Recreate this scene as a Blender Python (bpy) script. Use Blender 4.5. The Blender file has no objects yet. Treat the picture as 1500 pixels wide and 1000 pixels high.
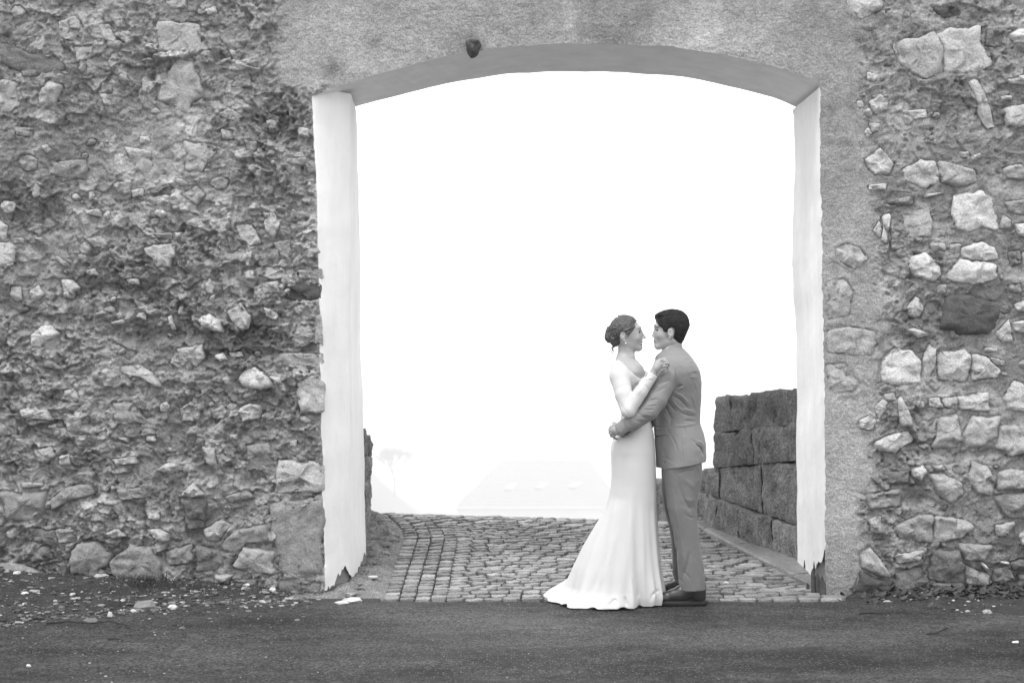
import bpy, math, random
import numpy as np
from mathutils import Vector, Matrix

random.seed(11)
rng = np.random.default_rng(11)
scene = bpy.context.scene
COL = scene.collection

# ------------------------------------------------------------------ camera, sky, sun, exposure
F = 2083.333          # focal length in photograph pixels (50 mm on a 36 mm wide frame)
HY = 560.0            # pixel row of the horizon
EYE = 1.35            # eye height
cam = bpy.data.cameras.new('camera')
cam.lens = 50; cam.sensor_width = 36; cam.sensor_fit = 'HORIZONTAL'
cam.shift_y = (HY - 500) / 1500
cam.clip_start = 0.1; cam.clip_end = 5000
cam.dof.use_dof = True; cam.dof.focus_distance = 8.7; cam.dof.aperture_fstop = 3.2
camo = bpy.data.objects.new('camera', cam); COL.objects.link(camo)
camo.location = (0, 0, EYE); camo.rotation_euler = (math.radians(90), 0, 0)
scene.camera = camo

SUN_EL, SUN_AZ = math.radians(58), math.radians(215)   # high, behind the photographer's left shoulder, lost in the fog
w = bpy.data.worlds.new('World'); scene.world = w; w.use_nodes = True
nt = w.node_tree; nt.nodes.clear()
sky = nt.nodes.new('ShaderNodeTexSky'); sky.sky_type = 'NISHITA'; sky.sun_disc = False
sky.sun_elevation = SUN_EL; sky.sun_rotation = SUN_AZ
sky.air_density = 1.0; sky.dust_density = 4.0
bw = nt.nodes.new('ShaderNodeRGBToBW')                 # the photograph is black and white
mixn = nt.nodes.new('ShaderNodeMix'); mixn.data_type = 'RGBA'
mixn.inputs['Factor'].default_value = 0.9              # nine tenths closed fog deck, one tenth clear sky above it
bg = nt.nodes.new('ShaderNodeBackground'); bg.inputs['Strength'].default_value = 0.12
out = nt.nodes.new('ShaderNodeOutputWorld')
nt.links.new(sky.outputs[0], bw.inputs[0]); nt.links.new(bw.outputs[0], mixn.inputs[6])
mixn.inputs[7].default_value = (12.2, 12.2, 12.2, 1)
nt.links.new(mixn.outputs[2], bg.inputs['Color']); nt.links.new(bg.outputs[0], out.inputs['Surface'])

sl = bpy.data.lights.new('sun', 'SUN'); sl.energy = 1.5; sl.angle = math.radians(12); sl.color = (1, 1, 1)
so = bpy.data.objects.new('sun', sl); COL.objects.link(so)
_sd = Vector((-0.22, -0.34, 0.95)).normalized()        # towards the light
so.rotation_euler = _sd.to_track_quat('Z', 'Y').to_euler()
so.location = (-6, -6, 14)

vs = scene.view_settings
scene.display_settings.display_device = 'sRGB'
vs.view_transform = 'Standard'; vs.look = 'None'; vs.exposure = 0.5; vs.gamma = 1.0
try: vs.use_curve_mapping = False
except Exception: pass
scene.render.engine = 'CYCLES'
scene.cycles.max_bounces = 8; scene.cycles.diffuse_bounces = 4; scene.cycles.volume_bounces = 1
scene.cycles.use_denoising = True
scene.cycles.sample_clamp_indirect = 6

# ------------------------------------------------------------------ coordinates
def PX(px, D): return (px - 750.0) * D / F
def PZ(py, D): return EYE - (py - HY) * D / F
def P(px, py, D): return np.array([PX(px, D), D, PZ(py, D)])
YW = 9.0              # front plane of the gate wall
YB = 9.78             # its back plane

# ------------------------------------------------------------------ noise
_perm = rng.random((256, 256)).astype(np.float32)
_perm3 = rng.random((64, 64, 64)).astype(np.float32)
def vn2(x, y, s=0):
    x = np.asarray(x, float) + s * 17.31; y = np.asarray(y, float) + s * 9.77
    xi = np.floor(x).astype(int); yi = np.floor(y).astype(int)
    fx = x - xi; fy = y - yi
    fx = fx * fx * (3 - 2 * fx); fy = fy * fy * (3 - 2 * fy)
    a = _perm[xi & 255, yi & 255]; b = _perm[(xi + 1) & 255, yi & 255]
    c = _perm[xi & 255, (yi + 1) & 255]; d = _perm[(xi + 1) & 255, (yi + 1) & 255]
    return ((a * (1 - fx) + b * fx) * (1 - fy) + (c * (1 - fx) + d * fx) * fy) * 2 - 1
def fbm2(x, y, oct=4, s=0, gain=0.5):
    r = 0; a = 1; t = 0
    for i in range(oct):
        r = r + a * vn2(x * 2.03 ** i, y * 2.03 ** i, s + i * 3); t += a; a *= gain
    return r / t
def vn3(x, y, z, s=0):
    x = x + s * 5.3; y = y + s * 3.1; z = z + s * 7.7
    xi = np.floor(x).astype(int); yi = np.floor(y).astype(int); zi = np.floor(z).astype(int)
    fx = x - xi; fy = y - yi; fz = z - zi
    fx = fx * fx * (3 - 2 * fx); fy = fy * fy * (3 - 2 * fy); fz = fz * fz * (3 - 2 * fz)
    r = 0
    for dx in (0, 1):
        for dy in (0, 1):
            for dz in (0, 1):
                r = r + _perm3[(xi + dx) & 63, (yi + dy) & 63, (zi + dz) & 63] * \
                    (fx if dx else 1 - fx) * (fy if dy else 1 - fy) * (fz if dz else 1 - fz)
    return r * 2 - 1
def fbm3(x, y, z, oct=3, s=0):
    r = 0; a = 1; t = 0
    for i in range(oct):
        r = r + a * vn3(x * 2.03 ** i, y * 2.03 ** i, z * 2.03 ** i, s + i); t += a; a *= .5
    return r / t
def _h(i, j, k):
    return _perm[(i * 7 + k * 31) & 255, (j * 13 + k * 57) & 255]
def facets(x, y, sc, s=0, tilt=1.0):
    """fractured rock: every Voronoi cell is a tilted plane at its own height. Returns height (-1..1), a random per cell, edge nearness"""
    u = x / sc + s * 3.7; v = y / sc + s * 5.1
    ui = np.floor(u).astype(int); vi = np.floor(v).astype(int)
    best = np.full(u.shape, 9.0); sec = np.full(u.shape, 9.0)
    hh = np.zeros(u.shape); rr = np.zeros(u.shape)
    for dx in (-1, 0, 1):
        for dy in (-1, 0, 1):
            ci = ui + dx; cj = vi + dy
            cx = ci + _h(ci, cj, s + 1); cy = cj + _h(ci, cj, s + 2)
            ex = u - cx; ey = v - cy
            d = np.sqrt(ex * ex + ey * ey * 1.5)
            m = d < best
            sec = np.where(m, best, np.minimum(sec, d))
            best = np.where(m, d, best)
            tx = _h(ci, cj, s + 3) * 2 - 1; ty = _h(ci, cj, s + 4) * 2 - 1; r0 = _h(ci, cj, s + 5)
            hh = np.where(m, (r0 * 2 - 1) * .7 + tilt * (tx * ex + ty * ey), hh)
            rr = np.where(m, r0, rr)
    return hh, rr, np.clip((sec - best) * 4, 0, 1)
def sstep(a, b, x):
    t = np.clip((x - a) / (b - a), 0, 1); return t * t * (3 - 2 * t)

# ------------------------------------------------------------------ objects
def tag(o, label=None, cat=None, group=None, kind=None):
    if label: o['label'] = label
    if cat: o['category'] = cat
    if group: o['group'] = group
    if kind: o['kind'] = kind
    return o
def empty(name, loc, **kw):
    o = bpy.data.objects.new(name, None); COL.objects.link(o); o.location = loc
    o.empty_display_size = .1
    return tag(o, **kw)
def link(name, me, m, parent=None, loc=None, **kw):
    """one mesh object; vertices are given in world coordinates unless loc is set"""
    o = bpy.data.objects.new(name, me); COL.objects.link(o)
    if m is not None and not me.materials: me.materials.append(m)
    if parent is not None:
        o.parent = parent
        o.matrix_parent_inverse = Matrix.Translation(-world_loc(parent))
    if loc is not None: o.location = loc
    return tag(o, **kw)
def world_loc(o):
    v = Vector(o.location)
    if o.parent is not None: v = v + o.matrix_parent_inverse.translation + world_loc(o.parent)
    return v
def mesh_np(name, V, Fq, smooth=True):
    """V (n,3); Fq (m,3|4) int array or list of faces"""
    me = bpy.data.meshes.new(name)
    V = np.asarray(V, np.float32)
    if isinstance(Fq, np.ndarray):
        k = Fq.shape[1]; n = len(Fq)
        me.vertices.add(len(V)); me.vertices.foreach_set('co', V.ravel())
        me.loops.add(n * k); me.loops.foreach_set('vertex_index', Fq.astype(np.int32).ravel())
        me.polygons.add(n); me.polygons.foreach_set('loop_start', np.arange(0, n * k, k, dtype=np.int32))
        try: me.polygons.foreach_set('loop_total', np.full(n, k, np.int32))
        except Exception: pass
        me.update(calc_edges=True); me.validate()
    else:
        me.from_pydata([tuple(map(float, v)) for v in V], [], [tuple(int(i) for i in f) for f in Fq]); me.update()
    me.polygons.foreach_set('use_smooth', np.full(len(me.polygons), smooth))
    return me
def grid_faces(nu, nv, flip=False, wrap=False):
    """vertex index = i*nv + j"""
    i, j = np.meshgrid(np.arange(nu if wrap else nu - 1), np.arange(nv - 1), indexing='ij')
    a = (i * nv + j).ravel(); b = (((i + 1) % nu) * nv + j).ravel()
    q = np.stack([a, b, b + 1, a + 1], 1)
    return q[:, ::-1].copy() if flip else q
def set_tone(me, t):
    a = me.attributes.new('tone', 'FLOAT', 'POINT'); a.data.foreach_set('value', np.asarray(t, np.float32).ravel())

# ------------------------------------------------------------------ materials (all neutral grey: a black and white photograph)
def mat(name, val, rough=.85, bump=0, bscale=40, var=.15, vscale=6, tone=None, spec=.3, detail=6, bdist=.01, speck=None, sheen=0, streak=None, grain=0, gscale=110):
    m = bpy.data.materials.new(name); m.use_nodes = True
    n = m.node_tree.nodes; L = m.node_tree.links; b = n['Principled BSDF']
    b.inputs['Roughness'].default_value = rough
    b.inputs['Specular IOR Level'].default_value = spec
    if sheen: b.inputs['Sheen Weight'].default_value = sheen
    g = n.new('ShaderNodeNewGeometry')
    nz = n.new('ShaderNodeTexNoise'); nz.inputs['Scale'].default_value = vscale; nz.inputs['Detail'].default_value = 8
    nz.inputs['Roughness'].default_value = .65
    if streak:
        mp = n.new('ShaderNodeMapping'); mp.inputs['Scale'].default_value = streak
        L.new(g.outputs['Position'], mp.inputs[0]); L.new(mp.outputs[0], nz.inputs['Vector'])
    else: L.new(g.outputs['Position'], nz.inputs['Vector'])
    mr = n.new('ShaderNodeMapRange'); mr.inputs['From Min'].default_value = .25; mr.inputs['From Max'].default_value = .75
    mr.inputs['To Min'].default_value = 1 - var; mr.inputs['To Max'].default_value = 1 + var
    L.new(nz.outputs['Fac'], mr.inputs['Value'])
    mu = n.new('ShaderNodeMath'); mu.operation = 'MULTIPLY'; L.new(mr.outputs[0], mu.inputs[0])
    if tone == 'attr':
        at = n.new('ShaderNodeAttribute'); at.attribute_name = 'tone'; L.new(at.outputs['Fac'], mu.inputs[1])
    elif tone == 'object':
        oi = n.new('ShaderNodeObjectInfo'); sp = n.new('ShaderNodeSeparateColor')
        L.new(oi.outputs['Color'], sp.inputs[0]); L.new(sp.outputs[0], mu.inputs[1])
    else: mu.inputs[1].default_value = val
    last = mu
    if grain:      # sand grains and pits of another tone
        ng = n.new('ShaderNodeTexNoise'); ng.inputs['Scale'].default_value = gscale; ng.inputs['Detail'].default_value = 3
        L.new(g.outputs['Position'], ng.inputs['Vector'])
        m2 = n.new('ShaderNodeMapRange'); m2.inputs['From Min'].default_value = .33; m2.inputs['From Max'].default_value = .67
        m2.inputs['To Min'].default_value = 1 - grain; m2.inputs['To Max'].default_value = 1 + grain
        L.new(ng.outputs['Fac'], m2.inputs['Value'])
        mg = n.new('ShaderNodeMath'); mg.operation = 'MULTIPLY'; L.new(m2.outputs[0], mg.inputs[0]); L.new(last.outputs[0], mg.inputs[1])
        last = mg
    if speck:   # (scale, threshold, value): grains of another tone
        vo = n.new('ShaderNodeTexVoronoi'); vo.inputs['Scale'].default_value = speck[0]
        L.new(g.outputs['Position'], vo.inputs['Vector'])
        lt = n.new('ShaderNodeMath'); lt.operation = 'LESS_THAN'; L.new(vo.outputs['Distance'], lt.inputs[0]); lt.inputs[1].default_value = speck[1]
        sp2 = n.new('ShaderNodeSeparateColor'); L.new(vo.outputs['Color'], sp2.inputs[0])
        gt = n.new('ShaderNodeMath'); gt.operation = 'GREATER_THAN'; L.new(sp2.outputs[0], gt.inputs[0]); gt.inputs[1].default_value = speck[3]
        mm = n.new('ShaderNodeMath'); mm.operation = 'MULTIPLY'; L.new(lt.outputs[0], mm.inputs[0]); L.new(gt.outputs[0], mm.inputs[1])
        mx = n.new('ShaderNodeMix'); mx.data_type = 'FLOAT'
        L.new(mm.outputs[0], mx.inputs[0]); L.new(last.outputs[0], mx.inputs[2]); mx.inputs[3].default_value = speck[2]
        last = mx
    L.new(last.outputs[0], b.inputs['Base Color'])
    if bump:
        n2 = n.new('ShaderNodeTexNoise'); n2.inputs['Scale'].default_value = bscale; n2.inputs['Detail'].default_value = detail
        n2.inputs['Roughness'].default_value = .7
        L.new(g.outputs['Position'], n2.inputs['Vector'])
        bp = n.new('ShaderNodeBump'); bp.inputs['Strength'].default_value = bump; bp.inputs['Distance'].default_value = bdist
        L.new(n2.outputs['Fac'], bp.inputs['Height']); L.new(bp.outputs[0], b.inputs['Normal'])
    return m
# ------------------------------------------------------------------ the land: one sheet to the horizon, falling away into the foggy valley
M_earth = mat('valley_grass', .13, var=.25, vscale=.05)
M_soil = mat('dark_soil', .04, grain=.6, bump=.8, bscale=60, var=.5, vscale=9, bdist=.02)
M_asph = mat('old_asphalt', .042, tone='attr', rough=.7, bump=1.0, bscale=70, var=.5, vscale=14, spec=.3, bdist=.03, speck=(75, .36, .17, .74), grain=.85, gscale=62)

def terrain(x, y):
    ax = np.abs(x)
    far = sstep(13, 60, y)
    z = -0.06 - 20 * sstep(13.5, 60, y) - 84 * sstep(50, 420, y)
    z = z - 8 * sstep(7, 40, ax) * (1 - far) * sstep(10.5, 13, y)
    z = z + far * 2.5 * fbm2(x * .006, y * .006, 4, 5)
    z = z + 62 * np.exp(-(((x + 112) / 48) ** 2 + ((y - 900) / 130) ** 2))
    return z
xs = np.concatenate([-np.geomspace(1800, 8, 34), np.linspace(-7, 7, 29), np.geomspace(8, 1800, 34)])
ys = np.concatenate([np.linspace(-60, 8, 12), np.linspace(10, 16, 13), np.geomspace(17, 3300, 70)])
XX, YY = np.meshgrid(xs, ys, indexing='ij')
V = np.stack([XX, YY, terrain(XX, YY)], -1).reshape(-1, 3)
link('ground', mesh_np('ground', V, grid_faces(len(xs), len(ys))), M_earth, kind='structure')

# haze: fog lying over the valley
me = bpy.data.meshes.new('haze')
x0, x1, y0, y1, z0, z1 = -1900, 1900, -55, 3400, -128, 6.5
me.from_pydata([(x0, y0, z0), (x1, y0, z0), (x1, y1, z0), (x0, y1, z0), (x0, y0, z1), (x1, y0, z1), (x1, y1, z1), (x0, y1, z1)], [],
               [(0, 3, 2, 1), (4, 5, 6, 7), (0, 1, 5, 4), (1, 2, 6, 5), (2, 3, 7, 6), (3, 0, 4, 7)])
mh = bpy.data.materials.new('fog_air'); mh.use_nodes = True; n = mh.node_tree.nodes; n.clear()
o_ = n.new('ShaderNodeOutputMaterial'); pv = n.new('ShaderNodeVolumePrincipled')
pv.inputs['Color'].default_value = (1, 1, 1, 1); pv.inputs['Density'].default_value = .00112; pv.inputs['Anisotropy'].default_value = 0
mh.node_tree.links.new(pv.outputs[0], o_.inputs['Volume'])
link('haze', me, mh, kind='stuff')

# ------------------------------------------------------------------ the cobbled road that climbs through the gate and drops away
YR0 = 8.80
def road_z(x, y):
    t = np.clip(y, None, 11.55) - YR0
    z = .098 * t
    e = np.clip(y - 11.25, 0, None)
    z = z - .16 * e ** 2
    z = z - .030 * x * np.clip((y - YR0) / 2.6, 0, 1)
    return z
def road_l(y):  # left edge of the paving, it bends to the left at the crest
    return PX(566, 8.8) + .02 + .22 * sstep(8.8, 9.8, y) * 0 - .30 * sstep(10.6, 12.4, y)
def road_r(y):
    return 2.0 - .227 * (y - 8.8)

# asphalt in front of the gate
def asph_z(x, y):
    z = .014 * fbm2(x * .9, y * .9, 3, 2) + .010 * fbm2(x * 4, y * 4, 4, 8, .6)
    z = z - .022 * np.exp(-(((x + 1.33) / .42) ** 2 + ((y - 7.55) / .10) ** 2))      # the dip below the left pier
    z = z - .02 * np.exp(-(((x - .2) / .9) ** 2 + ((y - 6.6) / .22) ** 2))
    z = z * sstep(8.85, 8.4, y) 
    ye = y + .03 * fbm2(x * 8, y * 0 + 3, 3, 77) - .16 * (x < -.80)
    z = z - .03 * sstep(8.76, 8.80, ye)
    z = z + .10 * sstep(-1.3, -3.6, x) * sstep(7.6, 9.1, y)
    return z
xs = np.linspace(-5, 5, 420); ys = np.concatenate([np.linspace(2.0, 5.8, 30), np.linspace(5.83, 9.08, 230)])
XX, YY = np.meshgrid(xs, ys, indexing='ij')
me = mesh_np('asphalt', np.stack([XX, YY, asph_z(XX, YY)], -1).reshape(-1, 3), grid_faces(len(xs), len(ys)))
at_ = .044 * (1 + 1.1 * fbm2(XX * .8, YY * 2.0, 4, 61) + 1.2 * fbm2(XX * 3, YY * 6, 5, 62, .7)) + .035 * np.exp(-(((XX - .9) / 1.3) ** 2 + ((YY - 7.5) / .35) ** 2)) + .03 * np.exp(-(((XX + .3) / .6) ** 2 + ((YY - 8.3) / .2) ** 2))
at_ = at_ - .02 * np.exp(-(((XX + 1.33) / .5) ** 2 + ((YY - 7.5) / .12) ** 2)) - .02 * np.exp(-(((XX - 1.2) / .7) ** 2 + ((YY - 6.75) / .15) ** 2)) + .03 * sstep(2.6, 3.1, XX + .2 * fbm2(XX * 3, YY * 3, 3, 5)) * sstep(8.6, 7.5, YY)
set_tone(me, np.clip(at_, .014, .12))
link('asphalt_road', me, M_asph, kind='structure')
# gravel yard behind the camera
xs = np.linspace(-30, 30, 20); ys = np.linspace(-30, 2.1, 14); XX, YY = np.meshgrid(xs, ys, indexing='ij')
link('gravel_yard', mesh_np('yard', np.stack([XX, YY, XX * 0 - .03], -1).reshape(-1, 3), grid_faces(len(xs), len(ys))), mat('yard', .32), kind='structure')

# bed of the paving (dark joint soil)
M_bed = mat('joint_soil', .035, bump=.6, bscale=90, var=.5, vscale=12)
xs = np.linspace(-2.0, 2.6, 80); ys = np.linspace(8.76, 13.6, 90); XX, YY = np.meshgrid(xs, ys, indexing='ij')
me = mesh_np('bed', np.stack([XX, YY, road_z(XX, YY) - .028 + .008 * fbm2(XX * 6, YY * 6, 3, 4)], -1).reshape(-1, 3), grid_faces(len(xs), len(ys)))
road = link('cobbled_road', me, M_bed, kind='structure')

M_sett = mat('sett_stone', .2, rough=.5, bump=1, bscale=45, grain=.3, var=.3, vscale=14, tone='object', spec=.4, bdist=.008)
def sett_mesh(seed):
    r = random.Random(seed); V = []; n = 12
    ring = []
    for k in range(n):
        a = 2 * math.pi * k / n + .13
        c, s = math.cos(a), math.sin(a); p = 7.0
        q = (abs(c) ** p + abs(s) ** p) ** (-1 / p)
        ring.append((c * q * (1 + r.uniform(-.07, .05)), s * q * (1 + r.uniform(-.07, .05))))
    for sc_, z in ((1.0, -.045), (1.0, -.003), (.965, .002), (.5, .0035)):
        for (a, b) in ring: V.append((.5 * a * sc_, .5 * b * sc_, z + r.uniform(-.004, .004)))
    V.append((0, 0, .004)); Fc = []
    for l in range(3):
        for k in range(n):
            k2 = (k + 1) % n; Fc.append((l * n + k, l * n + k2, (l + 1) * n + k2, (l + 1) * n + k))
    for k in range(n): Fc.append((3 * n + k, 3 * n + (k + 1) % n, 4 * n))
    me = mesh_np('sett', np.array(V), Fc, False); me.materials.append(M_sett); return me
setts_me = [sett_mesh(i) for i in range(14)]
spots = []      # x, y, size x, size y, rotation
wcol = .099
for c in range(4):                                      # four straight columns along the left edge
    y = YR0 + random.uniform(0, .03)
    while y < 12.6:
        d = random.choice([.055, .075, .09, .1, .12])
        bend = -.5 * sstep(10.5, 12.6, y)
        x = -.752 + c * wcol + bend + (-.085 if c == 0 and False else 0)
        if not (c == 0 and y < 9.1 and random.random() < .3):
            spots.append((x, y + d / 2, wcol - .007, d - random.uniform(.003, .009), .0 - (.28 if y > 11 else .12) * float(sstep(10.4, 12, y))))
        y += d
xb = -.752 + 3.5 * wcol
y = YR0
row = 0
while y < 12.9:                                         # segmental arcs between
    d = .078 + random.uniform(-.010, .014)
    x = xb - .006
    bend = float(-.5 * sstep(10.5, 12.6, y))
    x += bend
    xr = road_r(y) - .02
    off = random.uniform(0, .06)
    while x < xr:
        wd = random.uniform(.085, .15)
        if x > xr - .45: wd *= 1.35
        xc = x + wd / 2
        ph = ((xc - xb + 0.0) / 1.05) % 1.0
        arc = .16 * math.sin(math.pi * ph)
        arc -= .16 * .64
        fade = min(1, (y - YR0) / .35)
        yy = y + arc * fade + random.uniform(-.008, .008)
        sl_ = .16 * math.pi / 1.05 * math.cos(math.pi * ph) * fade
        if yy > YR0 - .03: spots.append((xc, yy + d / 2, wd - .007, d - random.uniform(-.002, .008), math.atan(sl_) + random.uniform(-.05, .05)))
        x += wd
    y += d; row += 1
spots.sort(key=lambda s: s[1] - .0 * s[0])
acc = []
NS = 0
def hidden_by_pier(x, y):
    px = 750 + x * F / y
    return px < 528 or px > 1172
for (x, y, sx, sy, r) in spots:
    z = float(road_z(x, y)) + random.uniform(-.004, .004)
    tn = random.choice([.14, .17, .19, .22, .25]) * random.uniform(.85, 1.15)
    M = Matrix.Translation((x, y, z)) @ Matrix.Rotation(r, 4, 'Z') @ Matrix.Rotation(random.uniform(-.05, .045), 4, 'X') @ Matrix.Rotation(-.02 + random.uniform(-.05, .05), 4, 'Y') @ Matrix.Diagonal((sx, sy, 1, 1))
    if NS < 299 and not hidden_by_pier(x, y):
        o = bpy.data.objects.new('sett', random.choice(setts_me)); COL.objects.link(o)
        o.parent = road; o.matrix_world = M; o.color = (tn, tn, tn, 1); NS += 1
    else: acc.append((M, random.choice(setts_me), tn))
Vs, Fs, Ts, b0 = [], [], [], 0
for M, me, tn in acc:
    for v in me.vertices: Vs.append(tuple(M @ v.co)); Ts.append(tn)
    for p in me.polygons: Fs.append([b0 + i for i in p.vertices])
    b0 += len(me.vertices)
me = mesh_np('far_setts', np.array(Vs), Fs, False); set_tone(me, Ts)
link('setts', me, mat('sett_stone_far', .2, rough=.5, bump=1, bscale=45, grain=.3, var=.3, vscale=14, tone='attr', spec=.4, bdist=.008), road, kind='stuff')

# raised kerb strip along the right parapet
kerb_pts = []
y = 9.05
while y < 12.4:
    L_ = random.uniform(.22, .4); xa = road_r(y); xb2 = road_r(y + L_)
    z = float(road_z(xa, y + L_ / 2))
    V = []
    for (u, yy) in ((0, y + .006), (1, y + L_ - .006)):
        xx = xa + (xb2 - xa) * u
        zz = float(road_z(xx, yy))
        for (dx, dz) in ((0, -.05), (.004, .022), (.02, .034), (.10, .040), (.30, .05), (.30, -.05)):
            V.append((xx + dx + random.uniform(-.006, .006), yy, zz + dz + random.uniform(-.003, .003)))
    Fc = [(k, k + 1, 7 + k, 6 + k) for k in range(5)] + [(5, 4, 3, 2, 1, 0), (6, 7, 8, 9, 10, 11)]
    o = link('kerb_stone', mesh_np('kerb', np.array(V), Fc, False), M_sett, road); tn = random.uniform(.12, .2); o.color = (tn, tn, tn, 1)
    y += L_
# ------------------------------------------------------------------ the gate wall
def wpx(x): return 750 + x * F / YW
def wpy(z): return HY + (EYE - z) * F / YW
arch_f = [(457, 141), (490, 128), (560, 107), (650, 83), (740, 69), (825, 64), (900, 65), (980, 68), (1060, 80), (1130, 97), (1180, 112), (1201, 121)]
arch_b = [(522, 155), (570, 143), (650, 124), (740, 108), (825, 105), (900, 105), (960, 110), (1010, 114), (1060, 124), (1120, 139), (1150, 148), (1160, 155)]
def interp(pts, t): return np.interp(t, [p[0] for p in pts], [p[1] for p in pts])
def xl_px(py): return 457 + np.interp(py, [140, 300, 450, 600, 870], [0, 7, 11, 14, 19]) + 2.0 * fbm2(py * .02, 0 * py, 3, 31) + 1.2 * fbm2(py * .12, 0 * py, 2, 37)
def xr_px(py): return np.interp(py, [121, 300, 450, 600, 873], [1201, 1203, 1205, 1208, 1210]) + 1.6 * fbm2(py * .02, 0 * py, 3, 41) + 1.6 * fbm2(py * .15, 0 * py, 2, 47)
def af_py(px): return interp(arch_f, px) + 1.2 * fbm2(px * .03, 0 * px, 3, 51) + .8 * fbm2(px * .15, 0 * px, 2, 52)

def plaster_mask(px, py):
    wb = 14 * fbm2(px * .02, py * .02, 4, 61) + 6 * fbm2(px * .08, py * .08, 2, 62)
    left = sstep(385, 425, px + 1.6 * wb) 
    right = sstep(1290, 1235, px + wb * 1.8)
    bot = np.where(px < 830, sstep(140, 118, py + .6 * wb - .0 * px), sstep(150, 120, py + wb * .6))
    top = left * right * bot
    edge = interp([(120, 1262), (300, 1272), (430, 1278), (560, 1282), (640, 1290), (720, 1272), (873, 1262)], py)
    strip = sstep(20, -14, px + wb * 1.8 - edge) * sstep(1195, 1199, px)
    return np.clip(np.maximum(top, strip), 0, 1)

def wall_h(x, z):
    """relief of the rubble face towards the viewer (m), plaster mask, tone"""
    px = wpx(x); py = wpy(z)
    m = plaster_mask(px, py)
    wx = x + .05 * fbm2(x * 5, z * 5, 3, 1); wz = z + .05 * fbm2(x * 5, z * 5, 3, 2)
    f1, r1, e1 = facets(wx, wz, .19, 1, .9)
    f2, r2, e2 = facets(wx * 1.0, wz * 1.2, .085, 2, 1.0)
    f3, r3, e3 = facets(wx, wz, .036, 3, 1.1)
    f4, r4, e4 = facets(x + .01 * fbm2(x * 40, z * 40, 2, 3), z, .017, 4, 1.0)
    lo = fbm2(x * 1.3, z * 1.6, 3, 6)
    crag = np.clip(.62 + .9 * lo, .15, 1)              # patches of smoother mortar between the rough ones
    leftness = sstep(700, 400, px)
    ledge = 1.1 * (1 - np.abs(fbm2(x * 3, z * 9, 4, 12)) * 2.2)      # ragged horizontal ledges
    h = crag * (.014 * f1 + .015 * f2 + .010 * f3 + .0045 * f4) + .007 * ledge * leftness * crag + .022 * fbm2(x * 4, z * 4, 5, 7, .6)
    h = h + .0035 * fbm2(x * 60, z * 60, 3, 9) 
    h = h * (1.15 + .65 * leftness)
    holes = sstep(.42, .62, fbm2(x * 22, z * 26, 3, 14)) * crag
    h = h - .034 * holes
    # bulging courses at the foot of the right-hand part, big hollows on the left (traced)
    def blob(cx, cy, rx, ry): return np.exp(-(((px - cx) / rx) ** 2 + ((py - cy) / ry) ** 2))
    h = h - .06 * blob(5, 450, 26, 16) - .035 * blob(20, 320, 60, 26) - .03 * blob(120, 435, 26, 14) - .10 * blob(220, 113, 4.5, 5.5) - .05 * blob(243, 490, 55, 10)
    h = h - .035 * blob(108, 840, 14, 12) - .04 * blob(8, 790, 24, 20) - .03 * blob(250, 865, 30, 8)
    h = h - .035 * blob(1420, 662, 70, 6) - .035 * blob(1475, 745, 12, 16) - .03 * blob(1350, 730, 14, 8) - .03 * blob(1320, 865, 20, 9)
    h = h + .03 * blob(1400, 700, 90, 35) + .03 * blob(1390, 800, 100, 40) + .025 * blob(150, 770, 120, 40)
    pl = .004 * fbm2(x * 3, z * 3, 4, 20) + .0035 * fbm2(x * 14, z * 14, 3, 22) + .0016 * fbm2(x * 90, z * 90, 2, 21) + .003 * fbm2(x * 7, z * 22, 3, 24)
    rel = h * (1 - m) + pl * m + .004 * m
    inside = (py > 130)
    dl = np.abs(px - xl_px(np.clip(py, 141, 900))); dr = np.abs(px - xr_px(np.clip(py, 121, 900)))
    edge_ = np.where(inside, np.minimum(sstep(0, 5, dl), sstep(0, 5, dr)), 1)
    rel = rel * (.15 + .85 * edge_)
    # tone: grey lime mortar, paler stone faces, dirtier low down (splash water)
    tone = .28 + .14 * fbm2(x * 2.2, z * 2.2, 4, 15) + .06 * fbm2(x * 7, z * 9, 3, 17) + .035 * (r2 - .5) + .02 * (r3 - .5) + .03 * fbm2(x * 30, z * 30, 2, 16)
    stonef = np.where((r1 > .62) & (e1 > .25), .12, 0) * crag * (.6 + .6 * fbm2(x * 9, z * 9, 3, 18))
    tone = tone + stonef + np.where((r2 > .8) & (e2 > .3), .10, 0) * leftness
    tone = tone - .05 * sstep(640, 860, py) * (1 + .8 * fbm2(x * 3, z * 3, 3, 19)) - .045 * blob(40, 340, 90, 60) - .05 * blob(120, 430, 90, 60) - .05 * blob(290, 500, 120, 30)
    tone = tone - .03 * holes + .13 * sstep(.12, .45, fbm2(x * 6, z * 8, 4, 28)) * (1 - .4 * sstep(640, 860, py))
    pt = .36 + .16 * fbm2(x * 1.6 + .8 * fbm2(x * 2, z * 2, 3, 29), z * 2.2, 5, 25) + .05 * fbm2(x * 8, z * 8, 4, 26)
    pt = pt - .15 * (blob(548, 62, 11, 10) + blob(488, 100, 16, 12) + .5 * blob(560, 12, 40, 10) + .5 * blob(1250, 55, 20, 10)) + .12 * (blob(835, 25, 10, 40) + blob(1040, 40, 22, 40) + .5 * blob(1020, 55, 16, 12)) 
    pt = pt - .03 * sstep(700, 873, py)
    pt = pt - .05 * sstep(10, 2, np.abs(py - af_py(px) + 4)) * sstep(.0, .4, fbm2(px * .03, py * .03, 3, 27)) * (px > 470) * (px < 1195)
    tone = tone * (1 - m) + pt * m
    return rel, m, np.clip(tone, .06, .62)

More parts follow.
